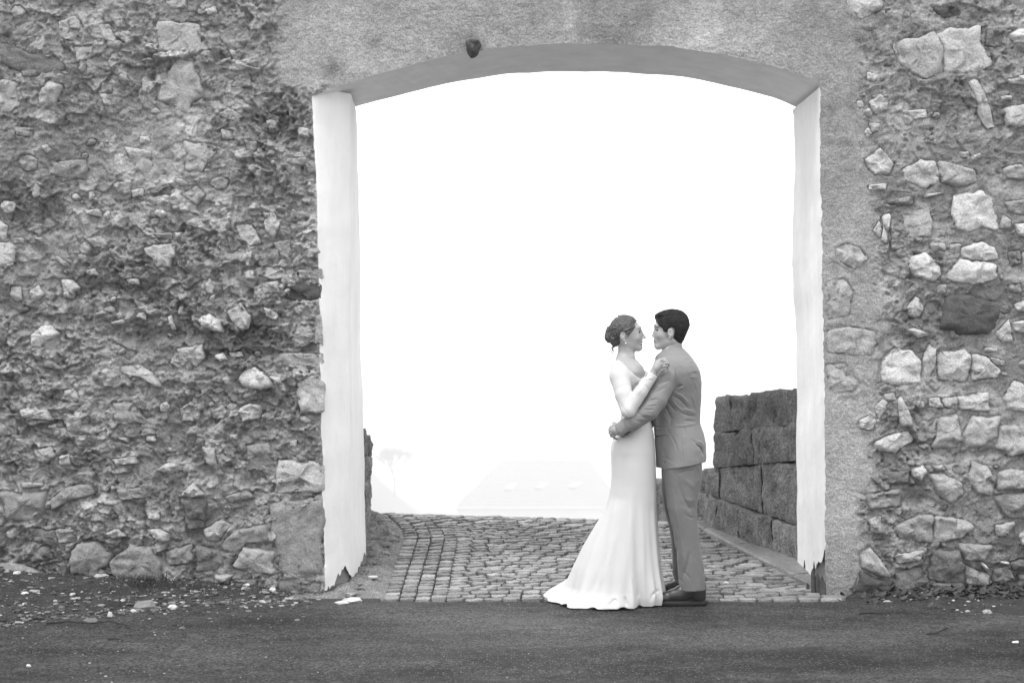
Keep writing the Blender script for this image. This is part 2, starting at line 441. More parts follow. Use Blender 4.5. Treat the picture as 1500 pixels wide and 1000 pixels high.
# ---- stones traced from the face: corners in photograph pixels (sheet origin, scale), tone, how far they stand out
ST = []
def add(ox, oy, s, lst):
    for tone, prot, pts in lst:
        ST.append((tone, prot, [(ox + a / s, oy + b / s) for a, b in pts]))
W_, L_, ML, MI, MD, DK = .60, .50, .41, .31, .18, .10
add(0, 0, 3.125, [
 (MD, .02, [(0,200),(60,215),(150,250),(250,260),(320,290),(310,325),(200,345),(130,345),(60,320),(0,290)]),
 (ML, .03, [(790,290),(880,262),(920,380),(935,440),(870,470),(860,520),(780,480),(710,455),(730,400)]),
 (ML, .012, [(845,650),(980,670),(990,700),(950,740),(930,790),(850,785)]),
 (ML, .015, [(1010,590),(1070,600),(1075,640),(1020,640)]), (ML, .02, [(150,860),(165,838),(185,860),(185,895),(160,910),(145,890)]),
 (ML, .03, [(600,870),(660,860),(670,900),(610,905)]), (MD, .02, [(690,870),(780,845),(790,900),(700,900)]),
 (ML, .04, [(830,890),(905,850),(945,895),(900,940)]), (ML, .02, [(0,370),(80,380),(90,480),(40,520),(0,510)]),
 (ML, .025, [(180,440),(230,370),(290,400),(260,470),(190,500)]), (L_, .025, [(560,670),(620,680),(690,690),(700,780),(650,790),(610,740)]),
 (ML, .02, [(420,130),(500,110),(530,150),(540,210),(400,160)]), (ML, .02, [(340,220),(430,210),(440,260),(360,290)]),
 (W_, .035, [(935,45),(985,25),(992,60),(950,72)]), (W_, .04, [(1355,580),(1412,588),(1422,632),(1368,622)]),
 (ML, .02, [(1320,730),(1410,725),(1390,760),(1310,750)]), (MI, .02, [(980,290),(1060,260),(1060,320),(1000,310)]),
 (ML, .01, [(720,100),(910,110),(920,240),(730,230)]), (MI, .025, [(100,330),(170,320),(180,350),(110,360)]),
 (L_, .03, [(640,620),(680,625),(690,650),(640,660)]), (MI, .02, [(1120,640),(1180,650),(1170,700),(1130,690)]),
 (MI, .03, [(470,380),(520,390),(515,430),(460,430)]), (MI,.02,[(60,580),(160,590),(150,630),(80,620)]), (MI,.02,[(230,740),(390,730),(400,820),(260,810)]),
 (MI,.02,[(1080,350),(1140,340),(1150,400),(1060,400)]), (ML,.02,[(760,10),(850,0),(860,40),(780,45)]), (ML,.03,[(490,180),(560,190),(550,230),(490,215)])])
add(0, 300, 3.125, [
 (L_, .03, [(660,200),(740,180),(808,185),(805,240),(780,290),(720,285),(700,245),(665,225)]),
 (L_, .025, [(1210,80),(1245,15),(1285,90),(1255,150),(1215,120)]), (L_, .025, [(1080,90),(1150,90),(1180,130),(1210,180),(1150,190),(1100,150)]),
 (MI, .02, [(1040,150),(1090,120),(1105,190),(1060,220)]), (L_, .025, [(1190,330),(1220,285),(1300,290),(1305,335),(1250,345)]),
 (.085, .018, [(1297,400),(1310,365),(1460,362),(1470,400),(1465,432),(1380,440),(1310,430)]), (L_, .03, [(940,360),(960,335),(985,370),(975,410),(945,400)]),
 (L_, .03, [(955,430),(985,405),(980,455)]), (L_, .04, [(1045,490),(1110,445),(1130,480),(1158,510),(1140,560),(1115,575),(1060,530)]),
 (W_, .03, [(1205,465),(1250,480),(1275,505),(1265,530),(1220,510)]), (W_, .06, [(900,525),(960,500),(1010,530),(1028,585),(990,580),(930,560)]),
 (W_, .04, [(765,510),(785,505),(805,570),(785,570)]), (W_, .05, [(145,600),(190,540),(240,560),(275,590),(230,620),(195,650),(150,650)]),
 (L_, .055, [(280,340),(330,340),(370,380),(340,400),(330,430),(290,420)]), (L_, .04, [(135,395),(180,370),(205,410),(180,440),(145,430)]),
 (W_, .04, [(1095,790),(1130,745),(1170,742),(1220,770),(1275,830),(1190,850),(1110,830)]), (L_, .03, [(1235,780),(1290,790),(1295,820),(1270,825)]),
 (L_, .02, [(1370,800),(1460,780),(1490,830),(1485,950),(1380,950),(1360,860)]), (L_, .04, [(1085,940),(1130,910),(1195,915),(1195,980),(1120,990)]),
 (L_, .035, [(735,910),(765,900),(785,930),(760,950),(735,940)]), (MI, .03, [(520,910),(610,900),(650,960),(670,1000),(530,1000)]),
 (L_, .04, [(540,740),(640,730),(700,770),(745,830),(730,840),(650,790),(560,770)]), (W_, .03, [(980,690),(1020,675),(1045,710),(1010,720)]),
 (L_, .03, [(1045,675),(1110,670),(1120,695),(1060,700)]), (ML, .02, [(1335,620),(1360,560),(1420,550),(1440,600),(1400,640)]),
 (ML, .02, [(1440,500),(1470,500),(1480,640),(1440,620)]), (L_, .035, [(800,660),(930,640),(935,700),(900,740),(850,700)]),
 (ML, .015, [(1270,680),(1470,680),(1480,730),(1300,735)]), (L_, .045, [(95,940),(160,920),(235,960),(230,985),(110,975)]),
 (L_, .03, [(580,340),(640,335),(640,365),(590,365)]), (L_, .03, [(395,300),(440,290),(460,325),(405,325)]),
 (W_, .035, [(640,490),(670,490),(670,530),(620,510)]), (W_, .035, [(510,540),(575,520),(575,545),(520,550)]),
 (ML, .02, [(1360,300),(1470,290),(1478,335),(1370,340)]), (ML, .02, [(1190,360),(1270,350),(1290,400),(1210,410)]),
 (MI, .02, [(1250,170),(1330,165),(1340,230),(1290,250)]), (ML, .02, [(1380,190),(1440,165),(1470,220),(1400,240)]),
 (W_, .05, [(700,40),(715,22),(755,25),(765,45),(740,60)]), (L_, .05, [(385,25),(460,20),(470,60),(400,45)]),
 (ML, .03, [(400,160),(460,145),(520,190),(440,200)]), (L_, .04, [(55,155),(110,150),(110,180),(65,175)]), (L_, .04, [(155,150),(200,150),(195,175)]),
 (ML, .03, [(260,230),(320,270),(310,290),(265,260)]), (W_, .04, [(930,65),(970,60),(970,75),(930,78)]), (L_, .03, [(1120,310),(1160,295),(1175,345),(1130,345)]),
 (MI, .03, [(180,690),(250,720),(300,760),(200,740)]), (MI,.03,[(700,130),(790,128),(790,160),(720,150)]), (L_,.04,[(800,130),(830,125),(832,160),(808,160)])])
add(0, 600, 2.5, [
 (L_, .02, [(1020,185),(1180,190),(1188,300),(1010,300)]), (MI, .022, [(1000,350),(1050,335),(1182,335),(1184,470),(1183,600),(1020,605),(995,430)]),
 (MD, .02, [(1020,612),(1180,632),(1180,668),(1030,665)]), (L_, .05, [(865,0),(955,0),(955,30),(890,45)]),
 (ML, .06, [(890,500),(1000,520),(1005,600),(930,600),(850,570)]), (ML, .04, [(740,440),(810,400),(850,420),(800,480),(760,480)]),
 (MI, .035, [(805,500),(860,440),(980,420),(990,480),(900,490),(860,540)]), (L_, .04, [(540,435),(580,430),(625,450),(620,480),(590,485)]),
 (L_, .05, [(665,310),(710,265),(760,310),(700,320)]), (MD, .045, [(660,322),(760,320),(750,400),(690,400)]),
 (L_, .05, [(570,220),(620,190),(680,205),(630,235)]), (ML, .03, [(740,130),(790,140),(800,220),(765,200)]),
 (ML, .04, [(125,150),(190,130),(210,170),(170,195),(140,190)]), (W_, .04, [(210,170),(255,160),(260,200),(220,205)]),
 (ML, .05, [(75,265),(155,265),(160,280),(90,285)]), (MI, .06, [(250,540),(280,490),(350,470),(410,520),(400,570),(330,600),(260,600)]),
 (MD, .05, [(280,595),(350,573),(395,590),(350,640),(300,620)]), (MI, .05, [(0,560),(50,555),(190,600),(200,630),(60,630),(0,600)]),
 (MI, .045, [(400,560),(480,490),(560,500),(600,560),(590,620),(420,620)]), (MD, .04, [(720,500),(800,510),(820,560),(800,590),(720,590)]),
 (ML, .05, [(790,600),(860,600),(840,625),(790,632)]), (MD, .03, [(110,430),(200,440),(215,500),(130,480)]), (MD, .04, [(110,505),(180,495),(200,545),(120,555)]),
 (MI, .045, [(180,330),(250,280),(340,270),(350,310),(260,330),(190,370)]), (L_, .05, [(385,450),(440,430),(475,460),(420,470)]),
 (L_, .04, [(530,95),(570,90),(570,120),(535,115)]), (ML, .04, [(410,180),(500,170),(510,195),(430,205)]), (ML, .04, [(430,100),(475,100),(470,125)]),
 (L_, .04, [(80,0),(180,0),(190,30),(100,40)]), (ML, .04, [(240,15),(300,20),(300,80),(250,80)]), (MD, .035, [(670,380),(740,405),(750,430),(690,440)]),
 (MI, .04, [(0,300),(60,300),(170,300),(160,360),(130,410),(30,400)]), (MI, .04, [(430,290),(530,280),(540,320),(450,330)]), (MI, .04, [(820,320),(900,290),(930,320),(850,340)]),
 (ML, .02, [(1060,110),(1090,110),(1085,140),(1062,135)]), (MI, .04, [(600,520),(700,490),(712,560),(620,570)]), (MD,.04,[(840,620),(940,618),(940,655),(850,655)]),
 (MI,.02,[(900,130),(990,120),(1000,200),(910,220)]), (MI,.03,[(200,440),(280,430),(280,480),(220,490)]), (MI,.04,[(0,20),(60,30),(70,90),(0,100)]), (ML,.04,[(840,90),(870,90),(868,115),(842,112)])])
add(1140, 0, 3.333, [
 (L_, .02, [(330,0),(520,0),(500,50),(400,90),(340,40)]), (ML, .022, [(560,220),(640,190),(760,160),(800,250),(800,360),(700,380),(600,320)]),
 (L_, .022, [(770,160),(830,140),(980,130),(1000,220),(1050,310),(960,350),(815,355),(810,250)]),
 (W_, .035, [(1120,170),(1180,140),(1290,145),(1290,220),(1150,210)]), (W_, .03, [(1110,390),(1200,365),(1250,370),(1250,410),(1130,410)]),
 (L_, .03, [(1080,470),(1140,465),(1140,485),(1090,490)]), (L_, .025, [(1100,530),(1200,505),(1280,510),(1280,630),(1110,620)]),
 (L_, .025, [(925,400),(960,385),(1000,450),(1060,620),(1010,630),(970,540),(950,440)]), (L_, .015, [(620,540),(720,535),(735,575),(660,585)]),
 (L_, .025, [(440,500),(500,460),(540,480),(530,540),(470,560)]), (L_, .025, [(410,540),(440,525),(460,560),(440,580)]),
 (L_, .02, [(380,495),(410,490),(420,520),(390,530)]), (W_, .015, [(430,350),(490,370),(470,400),(430,390)]),
 (L_, .035, [(420,780),(500,725),(565,800),(540,860),(470,850),(440,820)]), (W_, .03, [(440,905),(530,895),(525,930),(440,930)]),
 (L_, .03, [(600,830),(700,780),(770,785),(790,880),(720,920),(620,880)]), (ML, .03, [(780,785),(830,790),(960,830),(975,880),(900,915),(800,890)]),
 (MD, .02, [(540,930),(660,950),(650,1000),(520,1000)]), (W_, .02, [(418,640),(440,622),(460,655),(432,672)]),
 (ML, .02, [(440,600),(500,600),(495,640),(460,650)]), (W_, .03, [(705,950),(820,935),(800,948),(710,968)]),
 (L_, .025, [(880,740),(930,740),(936,775),(900,770)]), (L_, .025, [(942,762),(990,745),(990,770),(945,785)]),
 (ML, .03, [(1100,820),(1180,800),(1250,860),(1240,880),(1110,870)]), (DK, .015, [(750,30),(870,20),(900,70),(800,90)]),
 (MD, .02, [(1020,150),(1100,140),(1090,240),(1010,220)]), (ML, .03, [(395,465),(420,455),(425,480)]), (ML,.02,[(350,0),(340,0),(330,20)])][:-1])
add(1140, 280, 3.125, [
 (ML, .018, [(570,100),(690,85),(710,150),(690,210),(590,215)]), (W_, .035, [(790,100),(810,20),(930,0),(985,40),(1005,185),(930,160),(880,185),(820,175)]),
 (L_, .025, [(435,180),(462,128),(475,180),(462,222)]), (W_, .03, [(475,115),(515,100),(503,180),(497,245),(468,222),(480,170)]),
 (ML, .012, [(265,260),(320,240),(370,260),(410,310),(350,360),(270,310)]), (ML, .012, [(220,420),(300,405),(338,460),(325,560),(230,585),(218,500)]),
 (W_, .04, [(600,300),(680,280),(730,330),(745,380),(710,415),(620,390),(600,340)]), (W_, .04, [(840,260),(930,228),(990,260),(1010,310),(940,320),(880,315),(840,300)]),
 (W_, .045, [(830,310),(880,320),(1005,330),(1005,390),(930,425),(830,425),(760,390)]), (L_, .035, [(590,530),(630,480),(675,520),(650,580),(600,570)]),
 (DK, .045, [(765,480),(870,480),(1025,520),(1020,580),(950,660),(840,655),(740,630),(750,560)]), (.5, .055, [(590,635),(620,625),(695,655),(640,675)]),
 (ML, .012, [(225,640),(300,620),(440,640),(450,700),(430,750),(230,740)]), (W_, .03, [(470,780),(530,720),(610,730),(650,780),(650,880),(520,890),(470,860)]),
 (L_, .03, [(655,770),(690,700),(722,720),(720,800),(680,860)]), (L_, .03, [(728,740),(850,720),(880,760),(870,860),(850,870),(740,860)]),
 (L_, .033, [(885,740),(950,760),(1020,820),(1000,850),(885,870)]), (ML, .012, [(225,800),(300,790),(350,830),(370,890),(340,920),(230,920)]),
 (L_, .03, [(990,650),(1050,590),(1075,690),(1020,690)]), (L_, .03, [(1080,520),(1125,500),(1190,510),(1180,560),(1090,545)]),
 (W_, .03, [(1080,150),(1140,145),(1180,180),(1160,230),(1100,200)]), (MD, .03, [(1050,280),(1110,270),(1110,330),(1060,350)]),
 (W_, .035, [(1070,600),(1125,590),(1190,600),(1190,660),(1080,640)]), (MI, .03, [(1030,50),(1125,40),(1190,60),(1180,120),(1060,100)]),
 (ML, .03, [(1022,105),(1062,132),(1060,175),(1010,172)]), (ML, .03, [(480,930),(530,920),(540,960),(490,960)]),
 (L_, .035, [(815,940),(960,920),(970,1000),(965,1010),(830,1000)]), (L_, .035, [(1030,950),(1080,870),(1125,880),(1180,960),(1150,1010),(1050,1000)]),
 (MI, .03, [(1050,430),(1110,420),(1115,470),(1060,460)]), (ML, .02, [(730,430),(770,420),(770,470),(725,470)]), (L_, .03, [(940,715),(1000,720),(1000,738),(945,735)]),
 (MI, .02, [(480,50),(610,20),(615,60),(500,70)]), (ML, .02, [(960,755),(1035,775),(1035,800),(985,795)]), (MI,.02,[(515,180),(580,190),(575,260),(520,270)]),
 (ML,.03,[(1115,280),(1200,270),(1200,340),(1120,350)]), (ML,.03,[(690,240),(760,235),(765,275),(700,280)])])
add(1140, 580, 3.125, [
 (L_, .03, [(365,110),(420,85),(448,110),(430,155),(370,150)]), (L_, .03, [(440,50),(480,10),(500,30),(490,60),(455,110)]),
 (L_, .035, [(540,10),(560,0),(590,60),(612,140),(560,140),(545,80)]), (W_, .035, [(430,210),(530,170),(600,155),(625,200),(530,260),(440,240)]),
 (L_, .03, [(745,10),(820,0),(820,60),(760,50)]), (L_, .03, [(680,10),(738,5),(755,55),(690,50)]),
 (ML, .05, [(700,235),(740,100),(820,80),(830,180),(820,235)]), (ML, .055, [(838,180),(890,90),(970,100),(1010,90),(1000,180),(920,238),(845,230)]),
 (ML, .05, [(1000,205),(1010,140),(1080,130),(1125,190),(1180,220),(1125,262),(1060,275),(990,240)]), (ML, .055, [(690,360),(740,345),(835,400),(835,450),(775,492),(720,440)]),
 (ML, .05, [(690,320),(745,310),(755,335),(720,345)]), (W_, .04, [(600,330),(660,310),(680,350),(650,385),(610,370)]),
 (ML, .06, [(860,380),(880,290),(950,320),(980,380),(975,455),(900,450)]), (ML, .06, [(988,350),(1060,330),(1180,350),(1180,420),(993,430)]),
 (MI, .04, [(975,455),(1125,435),(1180,450),(1180,560),(1050,555)]), (ML, .035, [(410,560),(465,545),(470,630),(420,620)]),
 (MI, .045, [(520,600),(640,540),(700,545),(700,670),(550,650)]), (ML, .05, [(710,545),(840,560),(900,600),(830,650),(708,670)]),
 (ML, .04, [(530,720),(660,700),(640,745),(540,765)]), (MI, .05, [(820,670),(970,680),(940,750),(850,750)]),
 (DK, .05, [(345,900),(380,800),(440,832),(520,850),(510,890),(450,908)]), (ML, .055, [(370,720),(420,690),(470,750),(518,832),(480,828),(380,785)]),
 (MD, .06, [(700,700),(820,700),(850,790),(760,850),(690,830)]), (MD, .055, [(530,800),(660,775),(690,850),(600,900),(530,880)]),
 (MD, .05, [(980,790),(1050,775),(1080,830),(1030,860),(980,850)]), (W_, .06, [(910,755),(930,755),(965,800),(950,800)]),
 (ML, .05, [(990,590),(1085,570),(1040,640),(995,640)]), (L_, .05, [(1100,640),(1125,610),(1180,640),(1160,690),(1115,680)]),
 (MD, .035, [(480,350),(590,340),(600,400),(500,400)]), (MD, .05, [(1060,760),(1110,745),(1170,760),(1160,800),(1075,795)]),
 (MI, .05, [(850,770),(960,810),(960,870),(860,860)]), (MD,.05,[(1100,810),(1180,805),(1180,880),(1095,870)]), (MD,.05,[(700,855),(840,850),(860,885),(720,895)]),
 (W_,.05,[(1010,750),(1060,758),(1055,768),(1012,765)]), (MI,.04,[(400,450),(560,420),(560,500),(410,520)])])

class Stone: pass
stones = []
def reg(tone, prot, pts):
    P_ = np.array(pts, float); c = P_.mean(0)
    # radial outline about the centre, corners kept
    ang = np.linspace(0, 2 * np.pi, 48, endpoint=False)
    R = np.zeros(48); n = len(P_)
    for k, a in enumerate(ang):
        d = np.array([math.cos(a), math.sin(a)]); best = 0
        for i in range(n):
            p = P_[i] - c; q = P_[(i + 1) % n] - c; e = q - p
            den = d[0] * e[1] - d[1] * e[0]
            if abs(den) < 1e-9: continue
            t = (p[0] * e[1] - p[1] * e[0]) / den; u = (p[0] * d[1] - p[1] * d[0]) / den
            if t > 0 and -1e-6 <= u <= 1 + 1e-6: best = max(best, t)
        R[k] = best if best > 0 else 5
    s = Stone(); s.c = c; s.R = R; s.tone = tone; s.prot = prot; s.rmax = R.max(); return s
for tone, prot, pts in ST: stones.append(reg(tone * .92 if pts[0][0] < 600 and tone > .2 else tone, prot * (.78 if pts[0][0] < 600 else .88), pts))
n_traced = len(stones)
def rho(s, px, py):
    dx = px - s.c[0]; dy = py - s.c[1]
    a = (np.arctan2(dy, dx) % (2 * np.pi)) / (2 * np.pi) * 48
    i = np.floor(a).astype(int) % 48; f = a - np.floor(a)
    return np.sqrt(dx * dx + dy * dy) / (s.R[i] * (1 - f) + s.R[(i + 1) % 48] * f)
# lesser stones in between, half sunk in the mortar
rr_ = random.Random(5)
tries = 0
while len(stones) < 350 and tries < 20000:
    tries += 1
    px = rr_.choice([rr_.uniform(-60, 455), rr_.uniform(-60, 455), rr_.uniform(1270, 1560)]); py = rr_.uniform(-60, 850)
    if 1212 < px < 1300 and py < 870 and rr_.random() < .8: continue
    if px > 385 and py < 150: continue
    sz = rr_.choice([5, 6, 8, 9, 11, 14, 19]) * rr_.uniform(.8, 1.2)
    if px < 460 and px + sz > 462: continue
    ok = True
    for s in stones:
        if math.hypot(px - s.c[0], py - s.c[1]) < (s.rmax * .8 + sz * .8): ok = False; break
    if not ok: continue
    k = rr_.choice([4, 5, 5, 6, 7]); asp = rr_.uniform(.5, .95); th = rr_.uniform(-.5, .5) if rr_.random() < .75 else rr_.uniform(0, 3)
    pts = []
    for i in range(k):
        a = 2 * math.pi * (i + rr_.uniform(-.25, .25)) / k; r = sz * rr_.uniform(.75, 1.1)
        u, v = r * math.cos(a), r * asp * math.sin(a)
        pts.append((px + u * math.cos(th) - v * math.sin(th), py + u * math.sin(th) + v * math.cos(th)))
    low = py > 640
    tone = rr_.choice([MI, MI, ML, ML, MD, L_] if not low else [MI, MD, MD, ML, MI])
    stones.append(reg(tone, rr_.uniform(.012, .03) + (.01 if low else 0), pts))

wall = empty('castle_wall', (0, YW + .39, 0), label='thick old rubble stone wall with a whitewashed arched gateway through it', cat='wall')
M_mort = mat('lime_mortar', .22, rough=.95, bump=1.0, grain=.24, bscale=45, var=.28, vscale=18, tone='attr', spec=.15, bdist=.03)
M_stone = mat('lime_stone', .3, rough=.9, bump=1, grain=.2, bscale=32, var=.3, vscale=16, tone='object', spec=.2, bdist=.025)
M_white = mat('whitewash', .77, rough=.9, bump=.35, bscale=14, var=.10, vscale=6, spec=.15, bdist=.012, streak=(1, 1, .3))

def wall_patch(name, X2, Z2, flip=False):
    h, m, tone = wall_h(X2, Z2)
    px, py = wpx(X2), wpy(Z2)
    for s in stones:
        mm = (np.abs(px - s.c[0]) < s.rmax * 1.25) & (np.abs(py - s.c[1]) < s.rmax * 1.25)
        if not mm.any(): continue
        r = rho(s, px[mm], py[mm])
        hv = h[mm]; tv = tone[mm]
        ins = r < .88 + .34 * fbm2(px[mm] * .09, py[mm] * .09, 3, int(s.c[0]) % 60)
        hv = np.where(ins, np.minimum(hv, s.base - .014), hv)
        rim = np.exp(-((r - 1.06) / .06) ** 2) * (.3 + .9 * np.abs(fbm2(px[mm] * .06, py[mm] * .06, 2, 3 + int(s.c[1]) % 60)) * 2)
        sw = np.clip(.5 + 1.5 * fbm2(px[mm] * .05, py[mm] * .05, 3, 9), 0, 1.3)
        hv = hv - .008 * rim + np.where(~ins, .007 * sw * np.exp(-((r - 1.2) / .2) ** 2), 0)
        h[mm] = hv
    V = np.stack([X2, YW - h, Z2], -1).reshape(-1, 3)
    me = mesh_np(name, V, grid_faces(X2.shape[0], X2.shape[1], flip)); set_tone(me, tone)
    return me, h
# stone base levels
for s in stones:
    x = PX(s.c[0], YW); z = PZ(s.c[1], YW)
    aa = np.linspace(0, 2 * np.pi, 16, endpoint=False); ii = (aa / (2 * np.pi) * 48).astype(int)
    hx = PX(s.c[0] + s.R[ii] * np.cos(aa), YW); hz = PZ(s.c[1] + s.R[ii] * np.sin(aa), YW)
    hh, _, _ = wall_h(hx, hz); s.base = float(np.median(hh))

ZB, ZT = -.16, 4.35
def zrows(n): return np.linspace(ZB, ZT, n)
nz_ = 640
zz = zrows(nz_)
pyz = wpy(zz)
xl = PX(xl_px(np.clip(pyz, 141, 900)), YW); xr = PX(xr_px(np.clip(pyz, 121, 900)), YW)
nl = 330
t = np.linspace(0, 1, nl); 
lx0 = -3.45
X2 = lx0 + (xl[None, :] - lx0) * t[:, None]; Z2 = np.repeat(zz[None, :], nl, 0)
me, hL = wall_patch('mortar_left', X2, Z2, False)
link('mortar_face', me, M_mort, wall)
h_left_edge = hL[-1]
nr = 230; t = np.linspace(0, 1, nr); rx1 = 3.45
X2 = xr[None, :] + (rx1 - xr[None, :]) * t[:, None]; Z2 = np.repeat(zz[None, :], nr, 0)
me, hR = wall_patch('mortar_right', X2, Z2, False)
link('mortar_face', me, M_mort, wall)
h_right_edge = hR[0]
# plaster band over the arch
xa, xb_ = float(PX(xl_px(np.array([141.]))[0], YW)), float(PX(xr_px(np.array([121.]))[0], YW))
nt_ = 520; tx = np.linspace(xa, xb_, nt_); zarch = PZ(af_py(wpx(tx)), YW)
nv = 150; tv = np.linspace(0, 1, nv) ** 1.2
X2 = np.repeat(tx[:, None], nv, 1); Z2 = zarch[:, None] + (ZT - zarch[:, None]) * tv[None, :]
me, hT = wall_patch('plaster_band', X2, Z2, False)
link('plaster_band', me, M_mort, wall)
h_arch_edge = hT[:, 0]
# coarse outer stretches of the same wall, outside the frame
for sgn in (-1, 1):
    xs = np.linspace(sgn * 3.45, sgn * 9, 90); zs = np.linspace(ZB, ZT, 90); A, B = np.meshgrid(xs, zs, indexing='ij')
    h, m, tn = wall_h(A, B)
    h = h * sstep(3.45, 3.5, np.abs(A)) if False else h
    me = mesh_np('outer', np.stack([A, YW - h, B], -1).reshape(-1, 3), grid_faces(90, 90, sgn < 0)); set_tone(me, tn)
    link('mortar_face', me, M_mort, wall)
# core: back face, top and ends
def core_box(x0, x1, y0, y1, z0, z1, name='wall_core'):
    V = [(x, y, z) for x in (x0, x1) for y in (y0, y1) for z in (z0, z1)]
    Fc = [(0, 1, 3, 2), (4, 6, 7, 5), (0, 4, 5, 1), (2, 3, 7, 6), (0, 2, 6, 4), (1, 5, 7, 3)]
    return link(name, mesh_np(name, np.array(V), Fc, False), M_core, wall)
M_core = mat('wall_core_stone', .2, bump=.8, bscale=20, var=.3, vscale=5)
core_box(-9, -1.36, YW + .13, YB + .0, ZB, ZT - .01)
core_box(2.10, 9, YW + .13, YB + .0, ZB, ZT - .01)
core_box(-1.36, 2.10, YW + .13, YB + .0, 3.62, ZT - .01)

# ---- the whitewashed reveal: left jamb (splayed, with an arris), right jamb, soffit
def jamb_sheet(name, paths, zs, bottom):
    """paths: list of functions z -> (x, y); vertices between them are interpolated and roughened"""
    segs = []
    for a, b, n in paths:
        for k in range(n): segs.append((a, b, k / n))
    segs.append((paths[-1][0], paths[-1][1], 1.0))
    nu = len(segs); X2 = np.zeros((nu, len(zs))); Y2 = X2.copy()
    for i, (a, b, t) in enumerate(segs):
        ax, ay = a(zs); bx, by = b(zs)
        X2[i] = ax * (1 - t) + bx * t; Y2[i] = ay * (1 - t) + by * t
    Z2 = np.repeat(zs[None, :], nu, 0)
    # ragged lower edge
    u = np.linspace(0, 1, nu)
    zb = bottom(u)[:, None]
    f = (Z2 - zs[0]) / (zs[-1] - zs[0])
    Z2 = zb + (zs[-1] - zb) * f
    n_ = .012 * fbm2(Y2 * 3 + 3, Z2 * 1.0, 2, 71) + .0035 * fbm2(Y2 * 9, Z2 * 6, 3, 72)
    return X2, Y2, Z2, n_
zs = np.concatenate([np.linspace(0, .4, 70), np.linspace(.41, 3.22, 260)])
def xl_smooth(py): return 457 + np.interp(py, [140, 300, 450, 600, 870], [0, 7, 11, 14, 19]) + 2.0 * fbm2(py * .02, 0 * py, 2, 31)
def xr_smooth(py): return np.interp(py, [121, 300, 450, 600, 873], [1201, 1203, 1205, 1208, 1210]) + 1.6 * fbm2(py * .02, 0 * py, 2, 41)
def lf(z): py = np.clip(wpy(z), 141, 900); return PX(xl_smooth(py), YW), YW - .004 + 0 * z
def lf_exact(z): py = np.clip(wpy(z), 141, 900); return PX(xl_px(py), YW), YW - np.interp(z, zz, h_left_edge)
def lm(z):
    py = wpy(z); return PX(np.interp(py, [150, 500, 860], [514, 512, 511]), 9.22) + .008 * fbm2(z * 2, z * 0, 4, 77), 9.22 + 0 * z
def lb(z):
    py = HY + (EYE - z) * F / YB
    return PX(np.interp(py, [155, 300, 500, 640, 840], [522, 524, 528, 532, 537]), YB) + .006 * fbm2(z * 4, z * 0, 4, 78), YB + 0 * z
def lbottom(u): return .03 + .09 * np.abs(fbm2(u * 13, u * 0, 4, 79, .7)) + .09 * sstep(.1, .4, u) * sstep(.7, .45, u) + .13 * sstep(.6, 1.0, u)
X2, Y2, Z2, n_ = jamb_sheet('l', [(lf, lm, 22), (lm, lb, 20)], zs, lbottom)
wgt = np.minimum(1, np.minimum(np.arange(X2.shape[0]), 6) / 6.)[:, None]
X2 = X2 + n_ * wgt; X2[0], Y2[0] = lf_exact(Z2[0])
link('jamb', mesh_np('jamb_left', np.stack([X2, Y2, Z2], -1).reshape(-1, 3), grid_faces(*X2.shape)), M_white, wall)
me = mesh_np('jamb_left_core', np.stack([X2 - .02 + .012 * fbm2(Y2 * 12, Z2 * 12, 3, 5), Y2 + .012, np.where(Z2 < .6, (Z2 - .6) * 1.5 + .6, Z2)], -1).reshape(-1, 3), grid_faces(*X2.shape))
link('bare_masonry', me, M_core, wall)
def rf(z): py = np.clip(wpy(z), 121, 900); return PX(xr_smooth(py), YW), YW - .004 + 0 * z
def rf_exact(z): py = np.clip(wpy(z), 121, 900); return PX(xr_px(py), YW), YW - np.interp(z, zz, h_right_edge)
def rb(z):
    py = HY + (EYE - z) * F / YB
    return PX(np.interp(py, [150, 170, 250, 390, 500, 600, 857], [1157, 1162, 1165, 1161, 1166, 1167, 1167]), YB) + .007 * fbm2(z * 4, z * 0, 4, 88), YB + 0 * z
def rbottom(u):
    b = .06 + .13 * sstep(.45, .2, u) + .05 * np.abs(fbm2(u * 14, u * 0, 2, 89))
    return b + .10 * np.maximum(0, np.sin(u * 19 + .5)) ** 4 * (u < .9) - .05 * sstep(.75, .95, u)
X2, Y2, Z2, n_ = jamb_sheet('r', [(rf, rb, 44)], zs, rbottom)
wgt = np.minimum(1, np.minimum(np.arange(X2.shape[0]), 6) / 6.)[:, None]
X2 = X2 - n_ * wgt * .8; X2[0], Y2[0] = rf_exact(Z2[0])
link('jamb', mesh_np('jamb_right', np.stack([X2, Y2, Z2], -1).reshape(-1, 3), grid_faces(X2.shape[0], X2.shape[1], True)), M_white, wall)
link('bare_masonry', mesh_np('jamb_right_core', np.stack([X2 + .02 + .012 * fbm2(Y2 * 12, Z2 * 12, 3, 6), Y2 + .012, np.where(Z2 < .6, (Z2 - .6) * 1.5 + .6, Z2)], -1).reshape(-1, 3), grid_faces(X2.shape[0], X2.shape[1], True)), M_core, wall)
